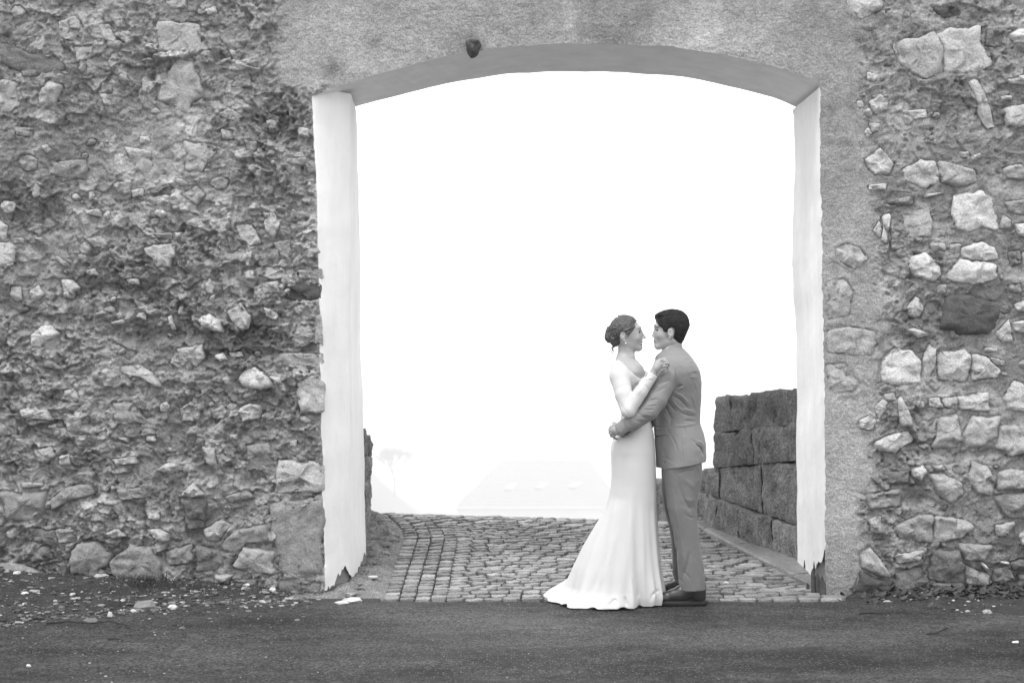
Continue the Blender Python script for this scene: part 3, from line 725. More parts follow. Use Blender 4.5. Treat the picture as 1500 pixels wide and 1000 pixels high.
# soffit
nu, nv = 200, 26
tt = np.linspace(-.03, 1.03, nu); X2 = np.zeros((nu, nv)); Y2 = X2.copy(); Z2 = X2.copy()
pf = 457 + (1201 - 457) * tt; pb = 522 + (1160 - 522) * tt
def ext(pts, px):
    xs_ = [p[0] for p in pts]; ys_ = [p[1] for p in pts]
    y = np.interp(px, xs_, ys_)
    y = np.where(px < xs_[0], ys_[0] + (xs_[0] - px) * .35, y); y = np.where(px > xs_[-1], ys_[-1] + (px - xs_[-1]) * .5, y)
    return y
sm = lambda a: np.convolve(np.pad(a, 6, mode='edge'), np.ones(13) / 13, 'valid')
zf = PZ(af_py(np.clip(pf, 457, 1201)) + np.where(pf < 457, (457 - pf) * .35, 0) + np.where(pf > 1201, (pf - 1201) * .5, 0), YW)
zb_ = PZ(sm(ext(arch_b, pb)) + 1.2 * fbm2(pb * .02, pb * 0, 3, 92), YB)
xf = PX(pf, YW); xb3 = PX(pb, YB)
hy = np.interp(xf, tx, h_arch_edge)
for j in range(nv):
    v = j / (nv - 1)
    X2[:, j] = xf * (1 - v) + xb3 * v; Y2[:, j] = (YW - hy) * (1 - v) + YB * v
    Z2[:, j] = zf * (1 - v) + zb_ * v + (.006 * fbm2(X2[:, j] * 3, Y2[:, j] * 3, 4, 95) if 0 < j else 0)
link('soffit', mesh_np('soffit', np.stack([X2, Y2, Z2], -1).reshape(-1, 3), grid_faces(nu, nv)), M_white, wall)

# ---- the stones themselves, one object each
def stone_obj(s, name='stone', as_data=False):
    nA, rings = 48, [.0, .3, .55, .74, .88, .96, 1.0, 1.03]
    prof = [1, .98, .93, .86, .72, .45, .0, -.7]
    if s.rmax < 14: nA, rings, prof = 24, [0, .5, .8, .95, 1.03], [1, .92, .7, .35, -.6]
    sd = int(abs(s.c[0] * 7 + s.c[1] * 13)) % 97
    V = []; tl = (_perm[sd, 3] - .5, _perm[sd, 9] - .5)
    X_ = []; Z_ = []; Rh = []; Pf = []
    for r, pf_ in zip(rings, prof):
        for k in range(nA):
            a = 2 * np.pi * k / nA; R = s.R[int(k * 48 / nA)]
            jag = 1 + (.09 * float(vn2(math.cos(a) * 3 + sd, math.sin(a) * 3, 4)) + .05 * float(vn2(math.cos(a) * 9 + sd, math.sin(a) * 9, 5))) * r
            X_.append(s.c[0] + R * r * jag * math.cos(a)); Z_.append(s.c[1] + R * r * jag * math.sin(a)); Rh.append(r); Pf.append(pf_)
    X_ = PX(np.array(X_), YW); Z_ = PZ(np.array(Z_), YW); Rh = np.array(Rh); Pf = np.array(Pf)
    sc_ = s.rmax / 231.
    cx, cz = PX(s.c[0], YW), PZ(s.c[1], YW)
    fa, ra, ea = facets(X_, Z_, max(.03, sc_ * .9), 5 + sd % 7, 1.2); fb, _, _ = facets(X_, Z_, max(.015, sc_ * .35), 9 + sd % 5, 1.0)
    ins = np.clip(Pf, 0, 1)
    amp = min(.026, .5 * s.prot + .15 * sc_)
    h = s.base + s.prot * Pf * (.72 + .3 * ins) + ins * (amp * .75 * fa + amp * .4 * fb + amp * .5 * fbm2(X_ * 25, Z_ * 25, 3, sd)) \
        + ins * (tl[0] * (X_ - cx) + tl[1] * (Z_ - cz)) * .25
    V = np.stack([X_, YW - h, Z_], -1)
    nR = len(rings); q = []
    for l in range(nR - 1):
        for k in range(nA):
            k2 = (k + 1) % nA
            if l == 0: q.append((nA + k, nA + k2, k2 * 0))
            else: q.append((l * nA + k, (l + 1) * nA + k, (l + 1) * nA + k2, l * nA + k2))
    # first ring collapsed to the centre vertex 0
    q = [f if len(f) == 4 else (0, f[0], f[1]) for f in q]
    # drop unused duplicates of the centre
    keep = np.r_[0, np.arange(nA, len(V))]; V = V[keep]
    q = [tuple((0 if i == 0 else i - nA + 1) for i in f) for f in q]
    if as_data: return V, q
    me = mesh_np('stone', V, q, True)
    o = link(name, me, M_stone, wall); tn = s.tone * (1 + .12 * (_perm[sd, 20] - .5)); o.color = (tn, tn, tn, 1)
    return o
vis = [s for s in stones]
order = sorted(range(len(stones)), key=lambda i: (0 if (-20 < stones[i].c[0] < 1520 and -20 < stones[i].c[1] < 900) else 1, -float(stones[i].rmax)))
Vs, Fs, Ts, b0 = [], [], [], 0
for rank, i in enumerate(order):
    if rank < 300: stone_obj(stones[i])
    else:
        V, q = stone_obj(stones[i], as_data=True)
        Vs.append(V); Fs += [tuple(b0 + k for k in f) for f in q]; Ts += [stones[i].tone] * len(V); b0 += len(V)
me = mesh_np('rubble', np.concatenate(Vs), Fs); set_tone(me, Ts)
link('rubble', me, mat('lime_stone_small', .3, rough=.9, bump=.8, bscale=70, var=.2, vscale=16, tone='attr', spec=.2, bdist=.025), wall, kind='stuff')

# lump of old iron-stained stone that sticks out over the arch
s = reg(.09, .045, [(682, 62), (690, 58), (702, 59), (705, 66), (700, 80), (690, 86), (684, 78)]); s.base = .01
stone_obj(s, 'stone')
# splintered board at the foot of the right jamb
M_wood = mat('weathered_board', .06, rough=.8, bump=.9, bscale=30, var=.5, vscale=12, streak=(6, 6, .6))
for (pa, pb_, top, D) in ((1188, 1194, 832, 9.02), (1195, 1201, 836, 9.0), (1201, 1209, 842, 8.975), (1181, 1187, 852, 9.12)):
    x0 = PX(pa, D); x1 = PX(pb_, D); z1 = PZ(top, D)
    V = [(x0, D, -.03), (x1, D, -.03), (x1 + .01, D + .03, -.03), (x0 + .01, D + .03, -.03),
         (x0, D + .005, z1 - .03), (x0 * .6 + x1 * .4, D + .004, z1), (x1, D + .004, z1 - .05), (x1 + .01, D + .03, z1 - .06), (x0 + .01, D + .03, z1 - .04)]
    Fc = [(0, 1, 6, 5, 4), (1, 2, 7, 6), (2, 3, 8, 7), (3, 0, 4, 8), (4, 5, 6, 7, 8)]
    link('board', mesh_np('board', np.array(V), Fc, False), M_wood, wall)
# ------------------------------------------------------------------ parapets of big tufa blocks behind the gate
M_tufa = mat('dark_tufa', .14, grain=.4, gscale=60, rough=.95, bump=1.0, bscale=30, var=.45, vscale=9, tone='object', spec=.15, bdist=.03, streak=(1, 1, .8))
def rock_block(name, A, B, z00, z01, z10, z11, th, side, parent, tone, seed, m):
    """a block between plan points A and B (inner face), bottom z00/z10, top z01/z11, thickness th away from the road"""
    A = np.array(A); B = np.array(B); d = (B - A) / np.linalg.norm(B - A); nrm = np.array([d[1], -d[0]]) * side
    Lh = np.linalg.norm(B - A); n = max(4, int(Lh / .022)); mz = max(4, int((z01 - z00) / .025)); kt = 5
    # box shell: param around (front, top, back) x length
    prof = [(0., v / mz) for v in range(mz + 1)] + [(k / kt, 1.) for k in range(1, kt + 1)] + [(1., 1 - v / 3) for v in range(1, 4)]
    V = np.zeros((n + 1, len(prof), 3))
    for i in range(n + 1):
        u = i / n; p = A + (B - A) * u
        zb = z00 + (z10 - z00) * u; zt = z01 + (z11 - z01) * u
        for j, (w_, v) in enumerate(prof):
            q = p + nrm * th * w_; z = zb + (zt - zb) * v
            V[i, j] = (q[0], q[1], z)
            e = min(1, min(u, 1 - u) * Lh / .035); ez = min(1, min(v, 1 - v) * (zt - zb) / .035)
            if w_ == 0: V[i, j, :2] += nrm * .006 * ((1 - e) ** 2 + (1 - ez) ** 2)
            if v == 1: V[i, j, 2] -= .02 * (1 - e) ** 2
    x, y, z = V[..., 0], V[..., 1], V[..., 2]
    dsp = .030 * fbm3(x * 5, y * 5, z * 5, 4, 7) + .008 * fbm3(x * 4, y * 4, z * 4, 2, seed) + .022 * fbm3(x * 20, y * 20, z * 14, 3, seed + 3) - .035 * np.clip(fbm3(x * 14, y * 14, z * 10, 2, seed + 5) * 3 - 1, 0, 1)
    inner = np.array([1. if w_ == 0 else .5 for w_, v in prof])[None, :]
    V[..., 0] -= nrm[0] * dsp * inner; V[..., 1] -= nrm[1] * dsp * inner
    V[..., 2] += dsp * np.array([1. if v == 1 else .0 for w_, v in prof])[None, :]
    nv = len(prof); Fq = [tuple(f) for f in grid_faces(n + 1, nv, side > 0)]
    Fq.append(tuple(range(nv)) if side > 0 else tuple(range(nv))[::-1]); Fq.append(tuple((n) * nv + k for k in range(nv))[::-1] if side > 0 else tuple((n) * nv + k for k in range(nv)))
    o = link(name, mesh_np(name, V.reshape(-1, 3), Fq), m, parent); o.color = (tone,) * 3 + (1,)
    return o
rp = empty('stone_parapet', (2.0, 10.4, 0), label='high dark parapet of pitted stone blocks on the right of the cobbled road', cat='wall')
def rpx(y): return road_r(y) + .09 + .11 * float(sstep(10.9, 9.8, y))
r3 = random.Random(3)
ytop = 11.1
def course(y0, y1, zb, zt, parent, xf_, side, tones, th=.38, lens=(.32, .6)):
    y = y0
    while y < y1 - .02:
        L2 = min(r3.uniform(*lens), y1 - y)
        if y1 - (y + L2) < .15: L2 = y1 - y
        j = r3.uniform(-.008, .008)
        a = (xf_(y + .002) + j, y + .002); b = (xf_(y + L2 - .004) + j, y + L2 - .004)
        rock_block('block', a, b, zb(y), zt(y), zb(y + L2), zt(y + L2), th + j, side, parent, r3.choice(tones), r3.randint(0, 50), M_tufa)
        y += L2
g = lambda y: float(road_z(road_r(y), y)) - .05
t3 = lambda y: 1.316 - .061 * (y - 9.65)
mid1 = lambda y: g(y) + .33 + .0 * y
mid2 = lambda y: 1.335 - .52 - .10 * (y - 9.8)
mid3 = lambda y: 1.335 - .27 - .08 * (y - 9.8)
course(9.80, 12.6, g, lambda y: mid1(y) - .006, rp, rpx, 1, [.17, .19, .2, .18])
course(9.80, 12.6, mid1, lambda y: mid2(y) - .006 if y < 11.0 else .70 - .14 * (y - 11.0), rp, lambda y: rpx(y) + .01, 1, [.16, .17, .19, .18], lens=(.35, .75))
course(9.80, ytop, mid2, lambda y: mid3(y) - .006, rp, lambda y: rpx(y) - .004, 1, [.13, .15, .16], lens=(.5, .9))
course(9.80, ytop, mid3, t3, rp, lambda y: rpx(y) + .008, 1, [.13, .145, .15], lens=(.6, 1.0))
lp = empty('stone_parapet', (-1.2, 10.4, 0), label='low ragged stone parapet just behind the left white jamb of the gateway', cat='wall')
def lpx(y): return np.interp(y, [9.7, 10.6, 11.3, 12.2], [-1.035, -1.075, -1.12, -1.22])
gl = lambda y: float(road_z(-1.1, y)) - .06
for (za, zb2, tt_) in ((0, .30, [.2, .25, .3]), (.30, .58, [.18, .22, .28]), (.58, .80, [.16, .2, .24]), (.80, 1.0, [.13, .16])):
    def top(y, f=zb2): return float(gl(y) + (1.06 - .115 * (y - 9.8) - gl(y)) * f) - .005
    def bot(y, f=za): return float(gl(y) + (1.06 - .115 * (y - 9.8) - gl(y)) * f)
    course(9.80, 11.5, bot, top, lp, lambda y: float(lpx(y)), -1, tt_, th=.34, lens=(.22, .5))
# rough stones and earth between the paving and the left parapet
M_verge = mat('verge_earth', .2, grain=.5, bump=1, bscale=60, var=.5, vscale=10, bdist=.02)
xs = np.linspace(-1.45, -.72, 70); ys = np.linspace(8.84, 12.0, 150); A, B = np.meshgrid(xs, ys, indexing='ij')
edge = -.80 - .5 * sstep(10.5, 12.6, B)
zv = road_z(A, B) - .012 + .03 * sstep(edge + .02, edge - .12, A) * (1 + 1.6 * fbm2(A * 14, B * 14, 4, 3, .65)) * sstep(8.85, 9.2, B) - .05 * sstep(edge, edge + .06, A)
link('verge', mesh_np('verge', np.stack([A, B, zv], -1).reshape(-1, 3), grid_faces(70, 150)), M_verge, kind='structure')

# rough stones half sunk in that strip of earth
r5 = random.Random(8)
for k in range(22):
    y = 8.95 + k * .11 + r5.uniform(-.03, .03); x = -.80 - .5 * float(sstep(10.5, 12.6, y)) - r5.uniform(.07, .22)
    if x < float(lpx(y)) + .05 and y > 9.7: x = float(lpx(y)) + .08
    sx, sy, sz = r5.uniform(.03, .07), r5.uniform(.03, .07), r5.uniform(.02, .05); V = []
    for lz, sc_ in ((-.5, .9), (.1, 1.), (.45, .6)):
        for q in range(9):
            a = 2 * math.pi * q / 9; rr5 = sc_ * r5.uniform(.8, 1.15); V.append((x + sx * rr5 * math.cos(a), y + sy * rr5 * math.sin(a), float(road_z(x, y)) + .01 + sz * (lz + r5.uniform(-.12, .12))))
    Fc = [(l * 9 + q, l * 9 + (q + 1) % 9, (l + 1) * 9 + (q + 1) % 9, (l + 1) * 9 + q) for l in range(2) for q in range(9)] + [tuple(range(9))[::-1], tuple(18 + q for q in range(9))]
    o = link('stone', mesh_np('edge_stone', np.array(V), Fc, False), M_tufa, road); o.color = (r5.uniform(.15, .3),) * 3 + (1,)
# ------------------------------------------------------------------ signed distance modelling for bodies and clothes
class SDF:
    def __init__(s, lo, hi, vs):
        s.lo = np.array(lo, float); s.vs = vs
        s.n = np.ceil((np.array(hi) - s.lo) / vs).astype(int) + 1
        s.F = np.full(s.n, .2, np.float32)
        s.ax = [(s.lo[i] + vs * np.arange(s.n[i])).astype(np.float32) for i in range(3)]
    def box(s, lo, hi):
        a = np.clip(np.floor((np.array(lo) - s.lo) / s.vs).astype(int), 0, s.n); b = np.clip(np.ceil((np.array(hi) - s.lo) / s.vs).astype(int) + 1, 0, s.n)
        sl = tuple(slice(a[i], b[i]) for i in range(3))
        x = s.ax[0][sl[0]][:, None, None]; y = s.ax[1][sl[1]][None, :, None]; z = s.ax[2][sl[2]][None, None, :]
        return sl, x, y, z
    def comb(s, sl, f, mode, k):
        A = s.F[sl]
        if A.size == 0: return
        f = np.broadcast_to(f, A.shape)
        if mode == 'sub': f = -f
        if mode == 'add':
            if k > 0: h = np.clip(.5 + .5 * (f - A) / k, 0, 1); s.F[sl] = f * (1 - h) + A * h - k * h * (1 - h)
            else: s.F[sl] = np.minimum(A, f)
        else:
            if k > 0: h = np.clip(.5 - .5 * (f - A) / k, 0, 1); s.F[sl] = f * (1 - h) + A * h + k * h * (1 - h)
            else: s.F[sl] = np.maximum(A, f)
    def cone(s, a, b, ra, rb, k=.01, mode='add'):
        a = np.array(a, float); b = np.array(b, float); r = max(ra, rb) + k + .025
        sl, x, y, z = s.box(np.minimum(a, b) - r, np.maximum(a, b) + r)
        d = b - a; L2 = max(float(d @ d), 1e-9)
        t = np.clip(((x - a[0]) * d[0] + (y - a[1]) * d[1] + (z - a[2]) * d[2]) / L2, 0, 1)
        f = np.sqrt((x - a[0] - d[0] * t) ** 2 + (y - a[1] - d[1] * t) ** 2 + (z - a[2] - d[2] * t) ** 2) - (ra + (rb - ra) * t)
        s.comb(sl, f.astype(np.float32), mode, k)
    def ell(s, c, r, k=.01, mode='add', rot=0.0):
        """ellipsoid; rot turns it in the X-Z plane"""
        c = np.array(c, float); r = np.array(r, float); R = r.max() + k + .025
        sl, x, y, z = s.box(c - R, c + R)
        X = x - c[0]; Z = z - c[2]; ca, sa = math.cos(rot), math.sin(rot)
        u = X * ca + Z * sa; v = -X * sa + Z * ca; w_ = y - c[1]
        q = np.sqrt((u / r[0]) ** 2 + (w_ / r[1]) ** 2 + (v / r[2]) ** 2)
        g = np.sqrt((u / r[0] ** 2) ** 2 + (w_ / r[1] ** 2) ** 2 + (v / r[2] ** 2) ** 2) + 1e-6
        f = np.where(q < 1e-3, -r.min(), q * (q - 1) / g)
        s.comb(sl, f.astype(np.float32), mode, k)
    def loft(s, rows, k=.01, mode='add', power=2.0, grow=0.0, cap=0.0):
        """rows: (z, x_left, x_right, y_centre, y_half) ; elliptical sections between them"""
        rows = sorted(rows); zz_ = [r[0] for r in rows]
        L = [np.array([r[i] for r in rows]) for i in range(1, 5)]
        lo = (L[0].min() - .08, (L[2] - L[3]).min() - .08, zz_[0] - .04); hi = (L[1].max() + .08, (L[2] + L[3]).max() + .08, zz_[-1] + .04)
        sl, x, y, z = s.box(lo, hi)
        zf_ = z[0, 0]
        def ip(v):
            g_ = np.interp(zf_, zz_, v); 
            kk = max(1, int(.012 / s.vs)); ker = np.ones(2 * kk + 1) / (2 * kk + 1)
            return np.convolve(np.pad(g_, kk, mode='edge'), ker, 'valid')[None, None, :]
        xl_, xr_, yc, yh = ip(L[0]), ip(L[1]), ip(L[2]), ip(L[3])
        cx = (xl_ + xr_) / 2; rx = np.maximum((xr_ - xl_) / 2 + grow, .004); ry = np.maximum(yh + grow, .004)
        q = (np.abs((x - cx) / rx) ** power + np.abs((y - yc) / ry) ** power) ** (1 / power)
        f = (q - 1) * np.minimum(rx, ry)
        f = np.maximum(f, np.maximum(z - zz_[-1] + cap, zz_[0] - z + cap))
        s.comb(sl, f.astype(np.float32), mode, k)
    def poly(s, pts, y0, y1, k=.01, mode='add', round_=0.0):
        """polygon in the X-Z plane extruded from y0 to y1"""
        P_ = np.array(pts, float); lo = P_.min(0); hi = P_.max(0)
        sl, x, y, z = s.box((lo[0] - .05, y0 - .05, lo[1] - .05), (hi[0] + .05, y1 + .05, hi[1] + .05)) if mode != 'and' else s.box(s.lo - 1, s.lo + s.n * s.vs + 1)
        X = x[:, 0, :]; Z = z[0, :, :]; X, Z = np.broadcast_arrays(X, Z)
        d = np.full(X.shape, 1e9); sg = np.ones(X.shape); n = len(P_)
        for i in range(n):
            a = P_[i]; b = P_[(i - 1) % n]; e = b - a
            wx = X - a[0]; wz = Z - a[1]; t = np.clip((wx * e[0] + wz * e[1]) / (e @ e), 0, 1)
            d = np.minimum(d, (wx - e[0] * t) ** 2 + (wz - e[1] * t) ** 2)
            c1 = Z >= a[1]; c2 = Z < b[1]; c3 = e[0] * wz > e[1] * wx
            flip = (c1 & c2 & c3) | (~c1 & ~c2 & ~c3); sg = np.where(flip, -sg, sg)
        d2 = (sg * np.sqrt(d) - round_)[:, None, :]
        f = np.maximum(d2, np.maximum(y0 - y, y - y1))
        s.comb(sl, f.astype(np.float32), mode, k)
    def crease(s, pts, w_, depth, y0=-9, y1=99, D=8.5):
        """fold along a line given in the X-Z plane: positive depth presses in, negative raises; fades out at both ends"""
        if len(pts) < 2: return
        Q = np.array([[PX(p[0], D), PZ(p[1], D)] for p in pts])
        if len(Q) > 2:      # round the corners
            tq = np.linspace(0, len(Q) - 1, 9); Q = np.stack([np.interp(tq, range(len(Q)), Q[:, i]) for i in (0, 1)], 1)
            Q[1:-1] = (Q[:-2] + 2 * Q[1:-1] + Q[2:]) / 4
        R = 3 * w_; lo = Q.min(0) - R; hi = Q.max(0) + R
        sl, x, y, z = s.box((lo[0], max(y0, s.lo[1]), lo[1]), (hi[0], min(y1, s.lo[1] + s.n[1] * s.vs), hi[1]))
        seg = np.linalg.norm(np.diff(Q, axis=0), axis=1); tot = seg.sum(); acc_ = 0
        X = x[:, 0, :]; Z = z[0, :, :]; X, Z = np.broadcast_arrays(X, Z)
        best = np.full(X.shape, 1e9); par = np.zeros(X.shape)
        for i in range(len(seg)):
            e = Q[i + 1] - Q[i]; u_ = X - Q[i, 0]; v_ = Z - Q[i, 1]; t = np.clip((u_ * e[0] + v_ * e[1]) / (e @ e + 1e-12), 0, 1)
            d2 = (u_ - e[0] * t) ** 2 + (v_ - e[1] * t) ** 2; m = d2 < best
            best = np.where(m, d2, best); par = np.where(m, (acc_ + seg[i] * t) / tot, par); acc_ += seg[i]
        taper = np.clip(1 - np.abs(2 * par - 1) ** 2.2, 0, 1)
        s.F[sl] += (depth * taper * np.exp(-best / (w_ * w_)))[:, None, :].astype(np.float32)
    def noise(s, amp, sx, sy, sz, seed=0, only=.03):
        idx = np.where(np.abs(s.F) < only)
        x = s.ax[0][idx[0]]; y = s.ax[1][idx[1]]; z = s.ax[2][idx[2]]
        s.F[idx] += (amp * fbm3(x * sx + 50, y * sy + 50, z * sz + 50, 3, seed)).astype(np.float32)
    def mesh(s, name, keep=None):
        Fv = s.F; ins = Fv < 0
        nx, ny, nz = Fv.shape
        c = np.zeros((nx - 1, ny - 1, nz - 1), np.uint8)
        for dx in (0, 1):
            for dy in (0, 1):
                for dz in (0, 1): c += ins[dx:nx - 1 + dx, dy:ny - 1 + dy, dz:nz - 1 + dz]
        act = (c > 0) & (c < 8); I, J, K = np.where(act); n = len(I)
        idx = np.full(act.shape, -1, np.int64); idx[I, J, K] = np.arange(n)
        pos = np.zeros((n, 3)); cnt = np.zeros(n)
        cor = [(0, 0, 0), (1, 0, 0), (0, 1, 0), (1, 1, 0), (0, 0, 1), (1, 0, 1), (0, 1, 1), (1, 1, 1)]
        val = [Fv[I + a, J + b, K + d] for a, b, d in cor]
        for a in range(8):
            for b in range(a + 1, 8):
                pa, pb = np.array(cor[a]), np.array(cor[b])
                if abs(pa - pb).sum() != 1: continue
                va, vb = val[a], val[b]; m = (va < 0) != (vb < 0)
                t = np.where(m, va / np.where(m, va - vb, 1), 0)
                pos[m] += (pa + (pb - pa) * t[:, None])[m]; cnt[m] += 1
        V = s.lo + (np.stack([I, J, K], 1) + pos / cnt[:, None]) * s.vs
        Q = []
        for axis in range(3):
            sl0 = [slice(1, -1)] * 3; sl1 = [slice(1, -1)] * 3
            sl0[axis] = slice(0, -1); sl1[axis] = slice(1, None)
            a = ins[tuple(sl0)]; b = ins[tuple(sl1)]
            for flag, (m) in ((0, a & ~b), (1, ~a & b)):
                ii = np.array(np.where(m)); 
                off = np.ones(3, int); off[axis] = 0
                ii = ii + off[:, None]
                u, v = [(1, 2), (2, 0), (0, 1)][axis]
                def g_(du, dv):
                    jj = ii.copy(); jj[u] -= du; jj[v] -= dv
                    return idx[jj[0], jj[1], jj[2]]
                q = np.stack([g_(1, 1), g_(0, 1), g_(0, 0), g_(1, 0)], 1)
                Q.append(q if flag == 0 else q[:, ::-1])
        Q = np.concatenate(Q); Q = Q[(Q >= 0).all(1)]
        return mesh_np(name, V, Q.copy(), True)

def pz3(px, py, Y): return P(px, py, Y)
def rowsof(tab, Yc, D=None):
    """tab: (py, px_left, px_right, half depth[, y offset]) at the plane D"""
    D = D or Yc
    return [(PZ(r[0], D), PX(r[1], D), PX(r[2], D), Yc + (r[4] if len(r) > 4 else 0), r[3]) for r in tab]

M_skin = mat('skin', .33, rough=.5, bump=.05, bscale=200, var=.05, vscale=20, spec=.4)
M_skin.node_tree.nodes['Principled BSDF'].inputs['Subsurface Weight'].default_value = .15
M_skin.node_tree.nodes['Principled BSDF'].inputs['Subsurface Radius'].default_value = (.01, .01, .01)
M_lip = mat('lips', .15, rough=.4, var=.05); M_tooth = mat('teeth', .6, rough=.3, var=.02)
M_eye = mat('eye_white', .4, rough=.2, var=.02, spec=.6); M_iris = mat('iris', .03, rough=.15, var=.02, spec=.6)
def hairmat(name, v, rough=.5, sp_=.35):
    m = mat(name, v, rough=rough, bump=.6, bscale=60, var=.45, vscale=60, bdist=.006, spec=sp_, streak=(1, 1, .35)); return m
M_hair1 = hairmat('brown_hair', .06); M_hair2 = hairmat('dark_hair', .010, .6, .15)
M_dress = mat('white_crepe', .54, rough=.75, bump=.04, bscale=300, var=.015, vscale=3, sheen=.1, spec=.2)
M_suit = mat('grey_suiting', .20, rough=.85, bump=.15, bscale=500, var=.05, vscale=60, sheen=.15, spec=.2, bdist=.002)
M_shoe = mat('black_leather', .018, rough=.35, bump=.1, bscale=60, var=.2, spec=.5)
M_sole = mat('rubber_sole', .02, rough=.7, var=.1); M_button = mat('dark_button', .012, rough=.3, var=.05)
M_shirt = mat('pale_shirt', .5, rough=.8, var=.02); M_pearl = mat('pearl', .8, rough=.15, var=.02, spec=.7)

def assign(me, mats, fn):
    """fn(centres) -> material index per face"""
    for m in mats: me.materials.append(m)
    n = len(me.polygons); c = np.zeros(n * 3, np.float32)
    me.polygons.foreach_get('center', c); me.polygons.foreach_set('material_index', fn(c.reshape(-1, 3)).astype(np.int32))

YG = 8.73             # groom's mid plane
YBR = 8.69            # bride's mid plane

# ================================================================== the bride
bride = empty('person', (PX(925, 8.7), YBR, 0), label='smiling woman in a long plain white dress with her hand on the man\'s shoulder', cat='person')
VSB = .0034
b = SDF((PX(884, 8.7), 8.36, .0), (PX(986, 8.7), 8.92, 1.80), VSB)
B = lambda px, py, dy=0: P(px, py, YBR + dy)
# torso and legs (mostly under the dress)
bt = [(528, 912, 934, .085), (536, 903, 941, .145), (545, 900, 945, .165), (556, 901, 947, .150), (570, 903, 948, .135), (590, 909, 945, .118), (605, 912, 945, .112), (625, 905, 950, .13), (650, 899, 953, .155), (680, 900, 952, .155), (700, 905, 950, .14)]
b.loft(rowsof(bt, YBR), 0)
for sg in (-1, 1):
    b.cone(B(928, 690, sg * .08), B(930, 778, sg * .06), .078, .052, .02); b.cone(B(930, 778, sg * .06), B(928, 868, sg * .05), .05, .03, .01)
    b.cone(B(928, 868, sg * .05), B(944, 878, sg * .06), .03, .022, .01)
# neck, slightly forward
b.cone(B(917, 503), B(918, 534), .049, .053, .012)
b.cone(B(915, 528), B(911, 540, -.10), .045, .05, .03); b.cone(B(915, 528), B(915, 541, .12), .045, .05, .03)   # shoulders
b.cone(B(924, 537, -.03), B(928, 534, -.07), .012, .008, .02)                                            # collar bone
b.cone(B(926, 522, -.03), B(931, 536, -.012), .010, .008, .02)                                           # neck muscle
# head
b.ell(B(914.5, 484.5), (.092, .073, .090), 0)
b.ell(B(926.5, 493), (.057, .060, .084), .02)
b.cone(B(914, 500, -.038), B(935.5, 510, -.013), .022, .017, .02); b.cone(B(914, 500, .038), B(935.5, 510, .013), .022, .017, .02)
b.ell(B(936.6, 508.5), (.019, .022, .0165), .012)
b.ell(B(935, 500.5), (.026, .030, .028), .012)                   # mouth region
b.cone(B(937.6, 483), B(943.6, 493.2), .0085, .0080, .010)       # nose
b.ell(B(944.2, 494.2), (.0095, .0085, .0075), .006)
b.ell(B(941.6, 495.2, -.011), (.0075, .0065, .0065), .005); b.ell(B(941.6, 495.2, .011), (.0075, .0065, .0065), .005)
b.ell(B(939.9, 500.8), (.0075, .022, .0040), .004); b.ell(B(939.3, 504.6), (.0072, .019, .0042), .004)   # lips, open smile
b.ell(B(941.5, 502.6), (.008, .018, .0028), .002, 'sub')
b.cone(B(937.4, 479.5, -.012), B(934.5, 480, -.045), .008, .007, .014); b.cone(B(937.4, 479.5, .012), B(934.5, 480, .045), .008, .007, .014)
for sg in (-1, 1):
    b.ell(B(938.2, 486.0, sg * .030), (.013, .016, .0085), .010, 'sub')
    b.ell(B(934.4, 486.3, sg * .031), (.0125, .0135, .0120), .002)
    b.cone(B(937.2, 484.0, sg * .018), B(934.6, 484.9, sg * .046), .0030, .0030, .003)    # upper lid
    b.ell(B(932.5, 495.5, sg * .036), (.018, .019, .018), .014)   # cheeks lifted by the smile
    # ear
    b.ell(B(912.3, 491.5, sg * .074), (.017, .0085, .029), .003, rot=-.12); b.ell(B(913.2, 490.8, sg * .083), (.009, .006, .016), .004, 'sub', rot=-.12)
    b.ell(B(914.5, 499, sg * .074), (.0085, .006, .009), .004)
# smile line
b.crease([(933.5, 497.5), (932.8, 502), (934, 506)], .0035, .0022, YBR - .09, YBR - .02, YBR)
# right arm (towards the camera)
sh = P(907, 545, 8.545); el = P(920.5, 600, 8.455); wr = P(956, 547.5, 8.462)
b.cone(sh, el, .047, .036, .02); b.cone(el, wr, .035, .024, .01)
# left arm reaches round him
b.cone(P(918, 545, 8.84), P(938, 566, 8.88), .045, .036, .02)
# hand laid on his shoulder: palm, four fingers bent over, thumb
def Hd(px, py, Y): return P(px, py, Y)
b.cone(wr, Hd(961, 539.5, 8.452), .023, .022, .012); b.ell(Hd(964, 535.0, 8.449), (.032, .016, .026), .012, rot=.9)
b.cone(Hd(961, 540, 8.455), Hd(969, 532.5, 8.446), .020, .017, .01)
for (p0, p1, p2, p3, r) in (((965.5, 530.5), (970.0, 526.6), (973.8, 525.6), (975.5, 528.2), .0083), ((968.0, 532.2), (972.8, 528.6), (976.6, 528.6), (978.0, 531.4), .0086),
                            ((969.4, 534.8), (974.6, 532.0), (978.6, 532.2), (979.8, 535.2), .0083), ((969.2, 537.8), (973.8, 536.0), (977.2, 536.4), (978.2, 538.8), .0075)):
    a, c, d, e = Hd(*p0, 8.446), Hd(*p1, 8.434), Hd(*p2, 8.444), Hd(*p3, 8.458)
    b.cone(a, c, r * 1.1, r, .004); b.cone(c, d, r, r * .95, .002); b.cone(d, e, r * .95, r * .85, .002)
b.cone(Hd(961, 535, 8.455), Hd(963, 529.5, 8.458), .012, .0095, .008); b.cone(Hd(963, 529.5, 8.458), Hd(967.5, 526.2, 8.466), .0095, .008, .003)
me = b.mesh('bride_body')
lipc = B(940.5, 502.6); e1 = B(936.5, 486.3, -.031); e2 = B(936.5, 486.3, .031); tc = B(939.5, 502.6)
